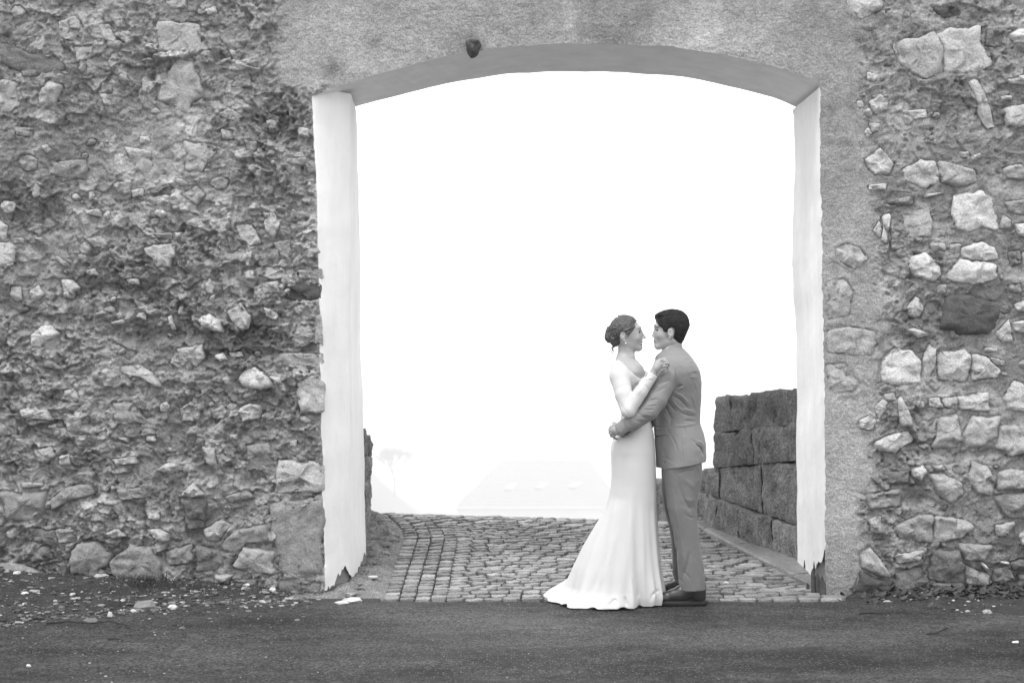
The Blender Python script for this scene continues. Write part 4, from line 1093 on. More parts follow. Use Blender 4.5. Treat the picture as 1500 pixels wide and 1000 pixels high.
def fm(c):
    r = np.zeros(len(c), int)
    d = np.abs(c - lipc); m = (d[:, 1] < .025) & (d[:, 2] < .0135) & (c[:, 0] > B(936.6, 0)[0]); r[m] = 1
    mt = m & (d[:, 2] < .0045); r[mt] = 2
    for e in (e1, e2):
        dd = c - e; mm = (np.abs(dd[:, 1]) < .015) & (np.abs(dd[:, 2]) < .0050) & (c[:, 0] > B(933.4, 0)[0]); r[mm] = 3
    return r
assign(me, [M_skin, M_lip, M_tooth, M_iris], fm)
link('body', me, None, bride)

# the dress: bodice and sleeve as one garment with the skirt and its train
VSD = .0042
d = SDF((PX(795, 8.7) - .06, 8.36, -.012), (PX(975, 8.7) + .02, 9.36, 1.55), VSD)
sk = [(526, 909, 937, .13), (531, 904, 941, .155), (540, 898, 946.5, .178), (550, 896.5, 950, .178), (560, 898, 951.5, .167), (575, 902, 950, .150), (590, 907, 949, .137), (605, 910.5, 950, .132),
      (620, 908, 954, .142), (635, 901.5, 957.5, .158), (648, 896.3, 958.8, .172), (661, 894.5, 959.6, .182), (682, 895.7, 960.5, .182), (700, 895.8, 961, .178), (710, 895, 961.2, .176), (728, 892.5, 961.6, .176), (745, 888, 962, .176)]
d.loft(rowsof(sk, YBR), 0, cap=0)
# skirt: section radius as a table over height and direction (0 = towards him, 90 = away, 180 = behind her, 270 = camera)
cxp = 925.0
tabz = [700, 720, 744, 772, 801, 832, 850, 862, 872, 883]
#        0     45    90    135   180    225   270   315
R8 = [[36.0, 38.5, 42.0, 37.0, 29.2, 36.5, 42.0, 38.5],
      [36.5, 38.5, 42.0, 38.0, 31.0, 38.0, 42.0, 38.5],
      [37.0, 39.0, 43.0, 42.0, 37.0, 42.0, 43.0, 39.0],
      [38.0, 40.5, 46.0, 52.0, 54.0, 50.0, 45.0, 40.5],
      [39.5, 43.0, 52.0, 64.0, 70.0, 58.0, 47.0, 42.0],
      [42.0, 46.0, 60.0, 80.0, 84.0, 66.0, 49.0, 45.0],
      [43.5, 48.0, 66.0, 92.0, 90.5, 70.0, 50.0, 47.0],
      [44.5, 50.0, 74.0, 116., 95.0, 74.0, 50.5, 48.0],
      [45.0, 52.0, 84.0, 136., 106., 82.0, 51.0, 48.5],
      [44.0, 52.0, 88.0, 146., 118., 92.0, 50.5, 45.0]]
def ell_R(xl_, xr_, ry_):
    ec = (xl_ + xr_) / 2; rx_ = (xr_ - xl_) / 2; ryp = ry_ * 239.4; out_ = []
    for k in range(8):
        c_, s_ = math.cos(k * math.pi / 4), math.sin(k * math.pi / 4); o_x = cxp - ec
        A_ = (c_ / rx_) ** 2 + (s_ / ryp) ** 2; B_ = 2 * o_x * c_ / rx_ ** 2; C_ = (o_x / rx_) ** 2 - 1
        out_.append((-B_ + math.sqrt(B_ * B_ - 4 * A_ * C_)) / (2 * A_))
    return out_
tabz[0:2] = [690, 699, 710, 728]; R8[0:2] = [ell_R(896, 960.8, .180), ell_R(895.8, 960.9, .178), ell_R(895, 961.2, .176), ell_R(892.5, 961.6, .176)]
zt_ = np.array([PZ(p, YBR) for p in tabz])[::-1]; R8 = np.array(R8)[::-1] / 239.4
sl, x, y, z = d.box((d.lo[0], d.lo[1], -.1), (9, 9.5, PZ(690, YBR) + .004))
cx = PX(cxp, YBR); th = np.arctan2(y - YBR, x - cx) % (2 * np.pi); rr = np.sqrt((x - cx) ** 2 + (y - YBR) ** 2)
zv = z[0, 0]
Rz = np.stack([np.interp(zv, zt_, R8[:, k]) for k in range(8)], 0)              # 8 x nz
ker = np.ones(9) / 9; Rz = np.stack([np.convolve(np.pad(r, 4, mode='edge'), ker, 'valid') for r in Rz])
u = (th / (2 * np.pi) * 8)[:, :, 0]; i0 = np.floor(u).astype(int) % 8; fr = (u - np.floor(u))[:, :, None]
# periodic cubic in angle
def col(k): return Rz[(i0 + k) % 8]
p0, p1, p2, p3 = col(-1), col(0), col(1), col(2)
Rt = p1 + .5 * fr * (p2 - p0 + fr * (2 * p0 - 5 * p1 + 4 * p2 - p3 + fr * (3 * (p1 - p2) + p3 - p0)))
low = sstep(1.0, .02, zv)[None, None, :]
th3 = th[:, :, 0:1]
fold = .62 * (.010 * np.sin(th3 * 7 + 1.0) + .008 * np.sin(th3 * 12 + 2.2 + 1.5 * zv[None, None, :]) + .007 * np.sin(th3 * 19 + .5 + zv * 2.0))
Rt = Rt + fold * low ** 1.6 * (1 + 1.3 * sstep(.25, 0, zv)[None, None, :])
f = (rr - Rt) * .75
hem = .006 + .011 * np.maximum(0, np.sin(th3 * 13 + .6)) ** 2
f = np.maximum(f, (hem - z))
tb_ = sstep(PZ(702, YBR), PZ(736, YBR), z)
d.F[sl] = (d.F[sl] * (1 - tb_) + f * tb_).astype(np.float32)
# sleeve of the near arm
d.cone(P(908, 541, 8.555), P(907.5, 552, 8.54), .056, .060, .018)
d.cone(P(907.5, 550, 8.54), P(914, 578, 8.49), .060, .053, .012); d.cone(P(914, 578, 8.49), P(920.5, 601, 8.452), .053, .045, .012)
d.cone(P(920.5, 601, 8.452), P(938, 574, 8.450), .044, .040, .010); d.cone(P(938, 574, 8.450), P(957.5, 546, 8.460), .040, .033, .010)
# far sleeve
d.cone(P(917, 543, 8.84), P(938, 567, 8.88), .055, .046, .02); d.cone(P(938, 567, 8.88), P(951, 556, 8.90), .042, .036, .01)
# twist at the bust and gathered folds
d.ell(P(937, 556, 8.55), (.030, .02, .020), .02); d.ell(P(938, 560, 8.62), (.045, .06, .04), .03)
for pts, w_, dp in (([(924, 574), (930, 566), (936, 560)], .006, .006), ([(938, 557), (948, 551), (955, 549)], .005, .003), ([(937, 561), (945, 566), (950, 572)], .005, .003),
                    ([(936, 554), (944, 556), (953, 552)], .004, -.003), ([(903, 571), (911, 565), (919, 562)], .004, .0022), ([(911, 598), (919, 606)], .004, .003), ([(914, 593), (922, 601)], .004, -.002),
                    ([(925, 582), (921, 594)], .005, .003), ([(929, 579), (936, 571), (943, 562)], .006, -.003), ([(906, 586), (912, 600)], .005, .003), ([(948, 556), (955, 558)], .004, .003), ([(942, 553), (936, 560), (933, 568)], .004, -.002)):
    d.crease(pts, w_, dp, 8.3, 8.66)
d.crease([(918.5, 645), (919, 700), (918, 760)], .0028, .0010, 8.3, 8.69); 
for pts, w_, dp in (([(915, 735), (905, 800), (893, 870)], .022, .006), ([(921, 740), (917, 800), (909, 870)], .016, -.006), ([(930, 720), (930, 800), (926, 876)], .018, .006), ([(938, 730), (941, 800), (940, 876)], .014, -.005),
                    ([(948, 720), (952, 800), (955, 870)], .014, .005), ([(905, 770), (886, 825), (868, 872)], .014, -.005), ([(897, 790), (872, 850), (850, 878)], .014, .005),
                    ([(902, 877), (898, 872), (889, 881)], .006, .010), ([(925, 840), (930, 876)], .010, .006), ([(950, 878), (955, 866), (966, 862)], .007, .009), ([(912, 868), (916, 882)], .007, .010), ([(934, 868), (931, 882)], .007, -.007), ([(880, 872), (870, 881)], .008, .008)):
    d.crease(pts, w_ * 1.15, dp * .7, 8.3, 8.80, 8.6)
# open cuff, neckline
cA = P(956.8, 547.0, 8.460); cd = (P(962.5, 538.5, 8.455) - cA); cd /= np.linalg.norm(cd)
sl, x, y, z = d.box(cA - .05, cA + .06)
d.comb(sl, ((x - cA[0]) * cd[0] + (y - cA[1]) * cd[1] + (z - cA[2]) * cd[2]).astype(np.float32), 'and', .002)
d.cone(P(954, 551.2, 8.461), P(962.5, 538.5, 8.455), .022, .025, 0, 'sub')
d.poly([(PX(a, 8.55), PZ(c, 8.55)) for a, c in [(903, 526), (909, 529.5), (916, 536), (923, 543.5), (930, 550), (938, 555), (944, 552), (950, 541), (962, 531), (955, 500), (900, 500)]], 8.30, 9.0, .002, 'sub')
d.noise(.0018, 9, 9, 2.5, 4)
link('dress', d.mesh('dress'), M_dress, bride)

# hair: swept back from the hairline into a low curled bun
h = SDF((PX(880, 8.7), 8.58, PZ(560, 8.7)), (PX(945, 8.7), 8.80, PZ(455, 8.7)), .0026)
h.ell(B(914.3, 483.4), (.102, .083, .096), 0)
C8 = lambda l: [(PX(870 + a / 8.333, YBR), PZ(440 + b_ / 8.333, YBR)) for a, b_ in l]
h.poly(C8([(588, 246), (560, 225), (500, 195), (430, 183), (360, 181), (300, 192), (245, 225), (200, 285), (175, 350), (172, 430), (190, 520), (240, 560), (300, 570), (318, 500), (300, 440), (308, 395), (345, 375), (385, 392), (395, 425), (425, 415), (465, 370), (488, 318), (500, 262), (545, 235), (580, 262)]), 0, 20, .004, 'and')
for (a, b_, dy, r) in ((205, 430, -.01, .034), (190, 380, .0, .026), (180, 470, .008, .026), (240, 500, -.02, .026), (215, 340, .01, .022), (165, 430, .015, .018), (265, 530, .0, .022), (230, 470, -.035, .018), (215, 395, -.035, .014), (270, 490, .03, .022)):
    p = P(870 + a / 8.333, 440 + b_ / 8.333, YBR + dy); h.ell(p, (r, r * 1.1, r * .85), .006, rot=a * .05)
# combed grooves fanning back to the bun
idx = np.where(np.abs(h.F) < .02); x = h.ax[0][idx[0]]; y = h.ax[1][idx[1]]; z = h.ax[2][idx[2]]
bc = P(897, 491, YBR); ang = np.arctan2(z - bc[2], x - bc[0]); rad = np.hypot(x - bc[0], z - bc[2])
h.F[idx] += (.0011 * np.sin(ang * 31 + 7 * fbm3(x * 22, y * 22, z * 22, 3, 3)) + .0022 * vn2(ang * 14, rad * 9 + y * 12, 3) * sstep(.03, .05, rad) + .0025 * np.sin(rad * 330 + ang * 2 + 60 * y + 5 * fbm3(x * 30, y * 30, z * 30, 2, 8)) * sstep(.05, .03, rad)).astype(np.float32)
h.noise(.006, 40, 40, 40, 8, .02)
hb = link('hair', h.mesh('hair'), M_hair1, bride)
def tube(name, pts, r, m, parent, n=6, taper=True, **kw):
    V = []; Fc = []; pts = [np.array(p, float) for p in pts]
    for i, p in enumerate(pts):
        t = pts[min(i + 1, len(pts) - 1)] - pts[max(i - 1, 0)]; t /= np.linalg.norm(t) + 1e-9
        a = np.cross(t, [0, 1, .1]); 
        if np.linalg.norm(a) < 1e-3: a = np.cross(t, [1, 0, 0])
        a /= np.linalg.norm(a); c = np.cross(t, a); rr_2 = (r[i] if isinstance(r, (list, tuple)) else r * (1 - .6 * i / len(pts) if taper else 1))
        for k in range(n): V.append(p + (a * math.cos(2 * math.pi * k / n) + c * math.sin(2 * math.pi * k / n)) * rr_2)
    for i in range(len(pts) - 1):
        for k in range(n): Fc.append((i * n + k, i * n + (k + 1) % n, (i + 1) * n + (k + 1) % n, (i + 1) * n + k))
    Fc.append(tuple(range(n))[::-1]); Fc.append(tuple((len(pts) - 1) * n + k for k in range(n)))
    return link(name, mesh_np(name, np.array(V), Fc), m, parent, **kw)
for (a, b_, amp, Ln, ph) in ((232, 550, 5.5, 105, 0), (225, 560, 7, 80, 2), (300, 190, 2, -14, 1), (165, 345, 4, -25, 2), (150, 400, 3, 40, 0)):
    pts = []
    for t in np.linspace(0, 1, 26):
        pts.append(P(870 + (a + amp * 2.2 * math.sin(t * 11 + ph) * (.4 + t)) / 8.333, 440 + (b_ + Ln * t) / 8.333, YBR + .006 * math.cos(t * 11 + ph)))
    tube('curl', pts, .0035, M_hair1, hb)
rs = random.Random(3)
for _ in range(26):
    a0 = rs.uniform(.4, 3.6); r0 = rs.uniform(.030, .045); c0 = P(896.5 if a0 > 1.6 else 914.3, 490 if a0 > 1.6 else 483.4, YBR + rs.uniform(-.03, .03)); R0_ = r0 if a0 > 1.6 else .090
    pts = [c0 + np.array([math.cos(a0 + t * .9) * (R0_ + t * .006), rs.uniform(-.001, .001), math.sin(a0 + t * .9) * (R0_ + t * .006)]) for t in np.linspace(0, 1, 9)]
    tube('strand', pts, .0009, M_hair1, hb, n=4)
# fly-away strands over the side of the face
tube('curl', [P(870 + a / 8.333, 440 + b_ / 8.333, YBR - .076 + k * .003) for k, (a, b_) in enumerate([(470, 300), (455, 350), (440, 400), (425, 430), (405, 450)])], .003, M_hair1, hb)
# brow, lashes, eye whites, earring
for sg in (-1, 1):
    hb2 = tube('eyebrow', [B(937.6, 480.8, sg * .014), B(937.0, 479.3, sg * .028), B(934.2, 480.2, sg * .045)], .0022, M_hair1, bride)
    tube('eyelash', [B(937.8, 484.9, sg * .021), B(937.9, 485.0, sg * .032), B(935.6, 485.8, sg * .044)], .0016, M_hair2, bride)
def ball(name, c, r, m, parent, n=10):
    V = []; Fc = []
    for i in range(n // 2 + 1):
        a = math.pi * i / (n // 2)
        for k in range(n): V.append((c[0] + r * math.sin(a) * math.cos(2 * math.pi * k / n), c[1] + r * math.sin(a) * math.sin(2 * math.pi * k / n), c[2] + r * math.cos(a)))
    for i in range(n // 2):
        for k in range(n): Fc.append((i * n + k, (i + 1) * n + k, (i + 1) * n + (k + 1) % n, i * n + (k + 1) % n))
    return link(name, mesh_np(name, np.array(V), Fc), m, parent)
ball('earring', B(916.6, 502.4, -.077), .0052, M_pearl, bride); ball('earring', B(915.0, 502.4, .077), .0052, M_pearl, bride)

# ================================================================== the groom
groom = empty('person', (PX(1000, 8.7), YG, 0), label='dark-haired man in a pale grey suit facing left with his arm around the woman', cat='person')
G = lambda px, py, dy=0: P(px, py, YG + dy)
g = SDF((PX(882, 8.7), 8.36, 0), (PX(1040, 8.7), 9.0, 1.83), .0036)
gt_ = [(512, 972, 1002, .07), (522, 966, 1010, .13), (535, 962, 1017, .185), (548, 959, 1021, .20), (575, 958, 1022, .165), (600, 960, 1020, .145), (630, 963, 1025, .15), (660, 966, 1028, .165), (685, 972, 1026, .16)]
g.loft(rowsof(gt_, YG), 0)
g.cone(G(984, 498), G(988, 520), .054, .060, .015)
g.ell(G(984.6, 478.5), (.098, .077, .094), 0)
g.ell(G(972.5, 489.5), (.060, .064, .086), .02)
for sg in (-1, 1):
    g.cone(G(985, 498.5, sg * .045), G(964, 507.5, sg * .017), .022, .018, .02)
g.ell(G(963.6, 506.2), (.022, .026, .020), .012); g.ell(G(964, 499), (.026, .032, .026), .012)
g.cone(G(961.2, 480), G(957.2, 490.5), .0090, .0085, .010); g.ell(G(956.6, 491.6), (.0095, .0095, .0080), .006)
for sg in (-1, 1):
    g.ell(G(958.8, 493.0, sg * .012), (.0080, .0070, .0070), .005)
    g.cone(G(960.4, 477.0, sg * .010), G(963.2, 477.2, sg * .046), .010, .008, .012)
    g.ell(G(960.2, 483.3, sg * .030), (.014, .016, .0085), .008, 'sub')
    g.ell(G(964.4, 483.5, sg * .031), (.0125, .0135, .0120), .002); g.cone(G(961.8, 481.3, sg * .018), G(964.4, 482.2, sg * .046), .0032, .0032, .003)
    g.ell(G(967.5, 491, sg * .038), (.020, .020, .022), .014)
    g.ell(G(982.3, 487.8, sg * .079), (.019, .0085, .030), .003, rot=.15); g.ell(G(981.6, 487.0, sg * .088), (.010, .006, .017), .004, 'sub', rot=.15)
    g.ell(G(980.8, 495, sg * .078), (.008, .006, .009), .004)
g.ell(G(959.2, 498.4), (.0080, .022, .0040), .004); g.ell(G(959.8, 501.6), (.0080, .019, .0050), .004)
g.cone(G(958.6, 500.1, -.02), G(958.6, 500.1, .02), .0014, .0014, .001, 'sub')
# near arm around her waist
SH = P(977, 546, 8.545); EL = P(951.5, 600, 8.470); WR = P(906, 630.5, 8.515)
g.cone(SH, EL, .055, .042, .02); g.cone(EL, WR, .040, .027, .01)
g.cone(P(985, 546, 8.90), P(966, 600, 8.93), .055, .042, .02); g.cone(P(966, 600, 8.93), P(938, 628, 8.88), .040, .03, .01)
# hand: palm against her back, four fingers curling round, thumb above
g.cone(WR, P(901, 629.5, 8.545), .026, .026, .012); g.ell(P(900.6, 629.5, 8.548), (.026, .020, .034), .010, rot=-.35)
for (a, c, e, r) in (((899.5, 622.8), (894.6, 625.6), (893.0, 629.0), .0098), ((898.8, 627.0), (893.8, 630.2), (893.6, 634.0), .0100), ((899.8, 631.4), (895.2, 634.6), (895.6, 638.2), .0096), ((902.2, 635.2), (898.6, 638.4), (899.8, 641.2), .0086)):
    g.cone(P(*a, 8.540), P(*c, 8.548), r * 1.08, r, .003); g.cone(P(*c, 8.548), P(*e, 8.572), r, r * .92, .002); g.cone(P(*e, 8.572), P(e[0] + 3.5, e[1] + 1.2, 8.60), r * .92, r * .82, .002)
g.cone(P(903, 622, 8.55), P(899, 619.5, 8.57), .011, .0095, .006)
for sg in (-1, 1):
    g.cone(G(1000, 670, sg * .09), G(1000, 770, sg * .095), .085, .058, .02); g.cone(G(1000, 770, sg * .095), G(1013, 860, sg * .095), .055, .036, .01)
me = g.mesh('groom_body')
lc = G(958.4, 500.1); ge = [G(961.8, 483.5, -.031), G(961.8, 483.5, .031)]
def fm2(c):
    r = np.zeros(len(c), int); dd = np.abs(c - lc); r[(dd[:, 1] < .021) & (dd[:, 2] < .009) & (c[:, 0] < G(960.6, 0)[0])] = 1
    for e in ge:
        q = np.abs(c - e); r[(q[:, 1] < .015) & (q[:, 2] < .0050) & (c[:, 0] < G(965.2, 0)[0])] = 2
    return r
assign(me, [M_skin, M_lip, M_iris], fm2)
link('body', me, None, groom)
for sg in (-1, 1): tube('eyebrow', [G(958.9, 477.6, sg * .012), G(959.2, 476.2, sg * .028), G(963.0, 476.8, sg * .048)], .0032, M_hair2, groom)
# hair
h = SDF((PX(950, 8.7), 8.60, PZ(512, 8.7)), (PX(1016, 8.7), 8.86, PZ(448, 8.7)), .0026)
h.ell(G(985.3, 478.5), (.122, .088, .118), 0)
C8g = lambda l: [(PX(870 + a / 8.333, YG), PZ(440 + b_ / 8.333, YG)) for a, b_ in l]
h.poly(C8g([(728, 188), (735, 212), (762, 232), (768, 290), (800, 322), (828, 345), (838, 382), (878, 388), (892, 352), (925, 336), (962, 350), (974, 395), (962, 440), (948, 462), (962, 490), (1000, 518), (1050, 534), (1078, 528), (1100, 460), (1135, 380), (1162, 300), (1158, 240), (1135, 180), (1080, 135), (1000, 108), (920, 106), (850, 120), (790, 145), (750, 172)]), 0, 20, .006, 'and')
h.ell(G(968, 461), (.040, .055, .022), .012, rot=.35)
h.poly(C8g([(722, 180), (900, 90), (1180, 100), (1180, 560), (700, 560)]), 0, 20, .004, 'and')
h.crease([(960.5, 466.8), (972, 463.6), (986, 461.6), (1000, 463.5)], .0035, .0045, 8.4, YG - .01, YG)
h.crease([(968, 458), (985, 456), (1000, 460)], .003, .003, 8.4, 9, YG)
idx = np.where(np.abs(h.F) < .02); x = h.ax[0][idx[0]]; y = h.ax[1][idx[1]]; z = h.ax[2][idx[2]]
h.F[idx] += (.0022 * fbm3((x + .4 * z) * 35, y * 70, (z - .4 * x) * 150, 3, 5)).astype(np.float32)
h.noise(.005, 45, 45, 30, 9, .02)
link('hair', h.mesh('hair'), M_hair2, groom)

# jacket
j = SDF((PX(896, 8.7), 8.33, PZ(694, 8.7)), (PX(1042, 8.7), 9.06, PZ(500, 8.7)), .0036)
jt = [(511, 972, 1001, .085), (517, 966, 1008, .12), (524, 961.5, 1013.5, .165), (530, 958.5, 1017.5, .20), (536, 956.5, 1021, .222), (545, 955, 1025, .232), (560, 954, 1027, .222), (580, 954, 1026.5, .195), (598, 955.5, 1025.3, .175),
      (612, 957, 1024.8, .170), (622, 957.8, 1025.5, .172), (636, 959, 1031, .185), (651, 960, 1034, .197), (670, 961.3, 1034, .205), (687, 962, 1033.5, .21)]
j.loft(rowsof(jt, YG), 0, power=2.15)
# slanting hem
hz = [(PX(955, YG), PZ(690, YG)), (PX(1045, YG), PZ(673, YG))]
sl, x, y, z = j.box(j.lo - 1, j.lo + j.n * j.vs + 1)
zl = PZ(686.5, YG) + (x - PX(962, YG)) * (PZ(675, YG) - PZ(686.5, YG)) / (PX(1033, YG) - PX(962, YG))
zl = zl + .012 * sstep(PX(972, YG), PX(962, YG), x) 
j.comb(sl, np.broadcast_to(zl - z, j.F.shape), 'and', .004)
# hollow at the neck
# sleeve: shoulder, upper arm, forearm
j.cone(P(984, 539, 8.575), P(977, 552, 8.54), .062, .067, .03)
j.cone(P(977, 552, 8.54), P(962, 585, 8.490), .067, .060, .010); j.cone(P(962, 585, 8.490), P(950.5, 602, 8.468), .060, .056, .012)
j.cone(P(950.5, 602, 8.468), P(930, 616, 8.480), .055, .052, .010); j.cone(P(930, 616, 8.480), P(910, 629.5, 8.508), .052, .050, .008)
j.cone(P(990, 541, 8.90), P(966, 600, 8.94), .066, .056, .02); j.cone(P(966, 600, 8.94), P(940, 626, 8.89), .055, .046, .01)
# cuff cut off square and hollow
cA = P(906.5, 631.2, 8.512); cd = (P(896, 637, 8.53) - cA); cd /= np.linalg.norm(cd)
sl, x, y, z = j.box(cA - .13, cA + .13)
pl_ = (x - cA[0]) * cd[0] + (y - cA[1]) * cd[1] + (z - cA[2]) * cd[2]
j.comb(sl, np.where(x < PX(925, 8.5), pl_, -1).astype(np.float32), 'and', .002)
j.cone(P(909, 630, 8.51), P(897, 636, 8.53), .042, .042, 0, 'sub')
# collar roll
Cj = lambda l: [(PX(870 + a / 8.333, YG), PZ(440 + b_ / 8.333, YG)) for a, b_ in l]
cj = SDF((PX(952, 8.7), 8.50, PZ(545, 8.7)), (PX(1010, 8.7), 8.96, PZ(498, 8.7)), .0034)
cj.loft(rowsof([(503, 973, 998, .070), (509, 968, 1000.5, .079), (515, 963.5, 1003, .098), (521, 959.8, 1007, .125), (527, 958, 1011, .15)], YG), 0)
cj.poly(Cj([(742, 690), (760, 735), (832, 705), (900, 652), (990, 612), (1092, 628), (1062, 560), (1040, 530), (985, 531), (905, 566), (830, 622), (780, 662)]), 0, 20, .004, 'and')
cj.cone(G(984, 494), G(985, 516), .0605, .0665, .002, 'sub'); cj.cone(G(978, 504), G(960, 520), .055, .05, .004, 'sub')
ins_ = cj
for pts, w_, dp in ( # sleeve
    ([(961, 554), (970, 551), (980, 546)], .0045, .0060), ([(960, 558), (970, 555), (979, 551)], .004, -.004), ([(961, 562.5), (971, 559.5), (982, 556)], .0045, .0055), ([(966, 548), (976, 541)], .004, .0045),
    ([(964, 545), (973, 538)], .004, .004), ([(953, 579), (962, 573), (975, 567)], .006, .0045), ([(957, 568), (968, 565), (977, 562)], .005, -.003), ([(946, 587.5), (956, 585), (963, 584)], .0045, .0055),
    ([(942, 593.5), (953, 591.5), (962, 590)], .0045, -.0050), ([(940, 599), (948, 600), (957, 599)], .0045, .0055), ([(939, 605), (948, 607), (954, 608)], .0045, -.004), ([(934, 608), (942, 611), (950, 612)], .0045, .005),
    ([(931, 603), (939, 608)], .004, .005), ([(925, 612), (934, 617), (946, 617)], .006, .003), ([(913, 620), (916, 626), (915, 633)], .005, .004), ([(921, 616), (923, 624)], .005, .003), ([(919, 617), (919, 627)], .004, -.002)):
    j.crease(pts, w_, dp, 8.3, 8.56)
for pts, w_, dp in ( # body of the jacket
    ([(986, 538), (987.5, 552), (986, 566)], .0040, .0075), ([(988.5, 568), (993, 565.5), (997.5, 563)], .0050, .010), ([(990, 572), (996, 568), (1000, 567)], .005, -.005), ([(983, 579), (994, 584), (1008, 598)], .006, .009), ([(984, 573), (998, 580), (1010, 592)], .006, -.005),
    ([(977, 587), (984, 596), (990, 603)], .006, .008), ([(983, 585), (990, 594), (1000, 603)], .0055, -.006), ([(996, 604.5), (1008, 608), (1022, 610)], .006, .008), ([(996, 599), (1010, 601), (1021, 606)], .006, -.005), ([(973, 593), (980, 606), (987, 616)], .006, .006), ([(968, 598), (974, 610), (980, 620)], .006, -.004),
    ([(1014, 560), (1018, 568), (1019, 574)], .005, .004), ([(1012, 576), (1017, 588), (1020, 600)], .006, -.004), ([(996, 519.5), (1006, 520.5)], .004, .003), ([(1001, 527.5), (1011, 528.5)], .0045, .0035), ([(1008, 532), (1017, 532)], .0045, .004), ([(1010, 546), (1023, 547)], .006, .004), ([(1008, 552), (1022, 553)], .006, -.003),
    ([(985, 622), (994, 624), (1008, 622), (1022, 620)], .006, -.004), ([(1000, 616), (1010, 616), (1020, 618)], .006, .005), ([(996, 634), (998, 655), (1000, 682)], .0035, .0035), ([(1018, 650), (1027, 656), (1031, 668)], .006, .010), ([(1020, 645), (1028, 648), (1032, 655)], .005, -.006), ([(1010, 642), (1018, 648), (1025, 660)], .006, .004),
    ([(979, 632), (984, 640), (989, 650), (992, 665)], .006, .005), ([(972, 655), (975, 670), (973, 680)], .010, .003), ([(985, 676), (976, 670), (968, 672)], .006, .003), ([(1002, 625), (1004, 640)], .008, .004), ([(978, 600), (983, 615), (981, 628)], .008, .005)):
    j.crease(pts, w_, dp, 8.3, YG + .05, 8.58)
# pocket flap
zP = lambda py: PZ(py, 8.56); xP = lambda px: PX(px, 8.56)
fl = [(xP(958.5), zP(627)), (xP(978.5), zP(625.6)), (xP(978.5), zP(637)), (xP(959.5), zP(640.5))]
sl, x, y, z = j.box((xP(950), 8.40, zP(648)), (xP(986), 8.72, zP(618)))
inside = (x > xP(957)) & (x < xP(978.6)) & (z > zP(640.3) + (x - xP(958)) * .16) & (z < zP(626.2))
j.F[sl] -= np.where(inside, .0045, 0).astype(np.float32)
for pts in ([(958, 626.2), (978.6, 625.4)], [(978.9, 625.8), (979, 637)], [(979, 637.2), (959.5, 641)]): j.crease(pts, .0028, .0045, 8.4, 8.72, 8.56)
j.noise(.0045, 9, 9, 7, 12); j.noise(.002, 26, 26, 20, 13)
jk = link('jacket', j.mesh('jacket'), M_suit, groom)
link('collar', cj.mesh('collar'), M_suit, jk)
for k in range(4):
    ball('button', P(915.8 + k * 2.15, 636.4 - k * 1.25, 8.462 - k * .0012), .0058, M_button, jk, 8)
# shirt collar showing inside the jacket collar
sc = SDF((PX(955, 8.7), 8.60, PZ(535, 8.7)), (PX(1005, 8.7), 8.86, PZ(500, 8.7)), .0034)
sc.cone(G(982, 507), G(983, 521), .0575, .064, 0); sc.poly(Cj([(800, 640), (838, 604), (900, 562), (985, 528), (1040, 524), (1050, 700), (800, 700)]), 0, 20, .002, 'and')
link('shirt_collar', sc.mesh('shirt'), M_shirt, groom)

# trousers
M_trousers = mat('grey_trouser_cloth', .15, rough=.85, bump=.15, bscale=500, var=.06, vscale=60, sheen=.15, spec=.2, bdist=.002)
t_ = SDF((PX(960, 8.7), 8.44, .05), (PX(1040, 8.7), 9.02, PZ(668, 8.7)), .0038)
YN, YF = YG - .105, YG + .085
near = [(672, 969, 1028, .088), (690, 970, 1028, .090), (704, 971.5, 1027, .092), (722, 974, 1023.5, .092), (744, 977, 1020.5, .092), (760, 981, 1021, .086), (772, 984.5, 1022.5, .083), (786, 987.5, 1024.5, .080), (805, 991, 1027.5, .079), (827, 993.5, 1031, .079), (848, 994, 1033, .079), (863, 995.5, 1034, .078)]
far = [(672, 968, 1028, .095, 0), (700, 969, 1024, .10, .01), (720, 969, 1018, .10, .02), (744, 972, 1014, .09, .035), (770, 979, 1011, .082, .055), (790, 983, 1010, .078, .075), (815, 985.5, 1010, .076, .10), (838, 986, 1012, .075, .12), (852, 990, 1014, .074, .13)]
t_.loft(rowsof(near, YN, YN), 0, power=2.1)
t_.loft([(PZ(r[0], YF + r[4]), PX(r[1], YF + r[4]), PX(r[2], YF + r[4]), YF + r[4], r[3]) for r in far], .004, power=2.1)
for pts, w_, dp in (([(991, 690), (994, 712), (1001, 732), (1012, 748)], .009, .007), ([(992, 694), (1003, 689), (1018, 688)], .007, .007), ([(999, 700), (1008, 706), (1018, 716)], .010, -.006), ([(996, 736), (1008, 744), (1021, 741)], .010, .006), ([(998, 728), (1010, 733), (1020, 731)], .009, -.006),
                    ([(996, 722), (1006, 738), (1014, 752)], .006, .005), ([(1002, 752), (1012, 758), (1019, 757)], .005, .005), ([(1013, 785), (1013.5, 805), (1014, 825)], .0030, .0022), ([(1010, 805), (1006, 830), (999, 852)], .007, .009), ([(1012, 812), (1012, 835), (1014, 855)], .008, -.006), ([(1000, 836), (1006, 841), (1011, 848)], .005, .007),
                    ([(993, 803), (993, 822)], .004, .006), ([(1024, 818), (1027, 830), (1032, 842)], .006, .007), ([(1018, 828), (1022, 845), (1022, 858)], .007, .005), ([(995, 846), (1002, 856)], .004, .006), ([(998, 806), (1003, 820), (1003, 835)], .008, -.005), ([(981, 745), (990, 762), (997, 785)], .009, .004),
                    ([(985, 712), (988, 740), (994, 775)], .010, -.004), ([(1016, 680), (1022, 690), (1020, 705)], .007, .006)):
    t_.crease(pts, w_ * 1.25, dp * .6, 8.4, YG - .02, 8.56)
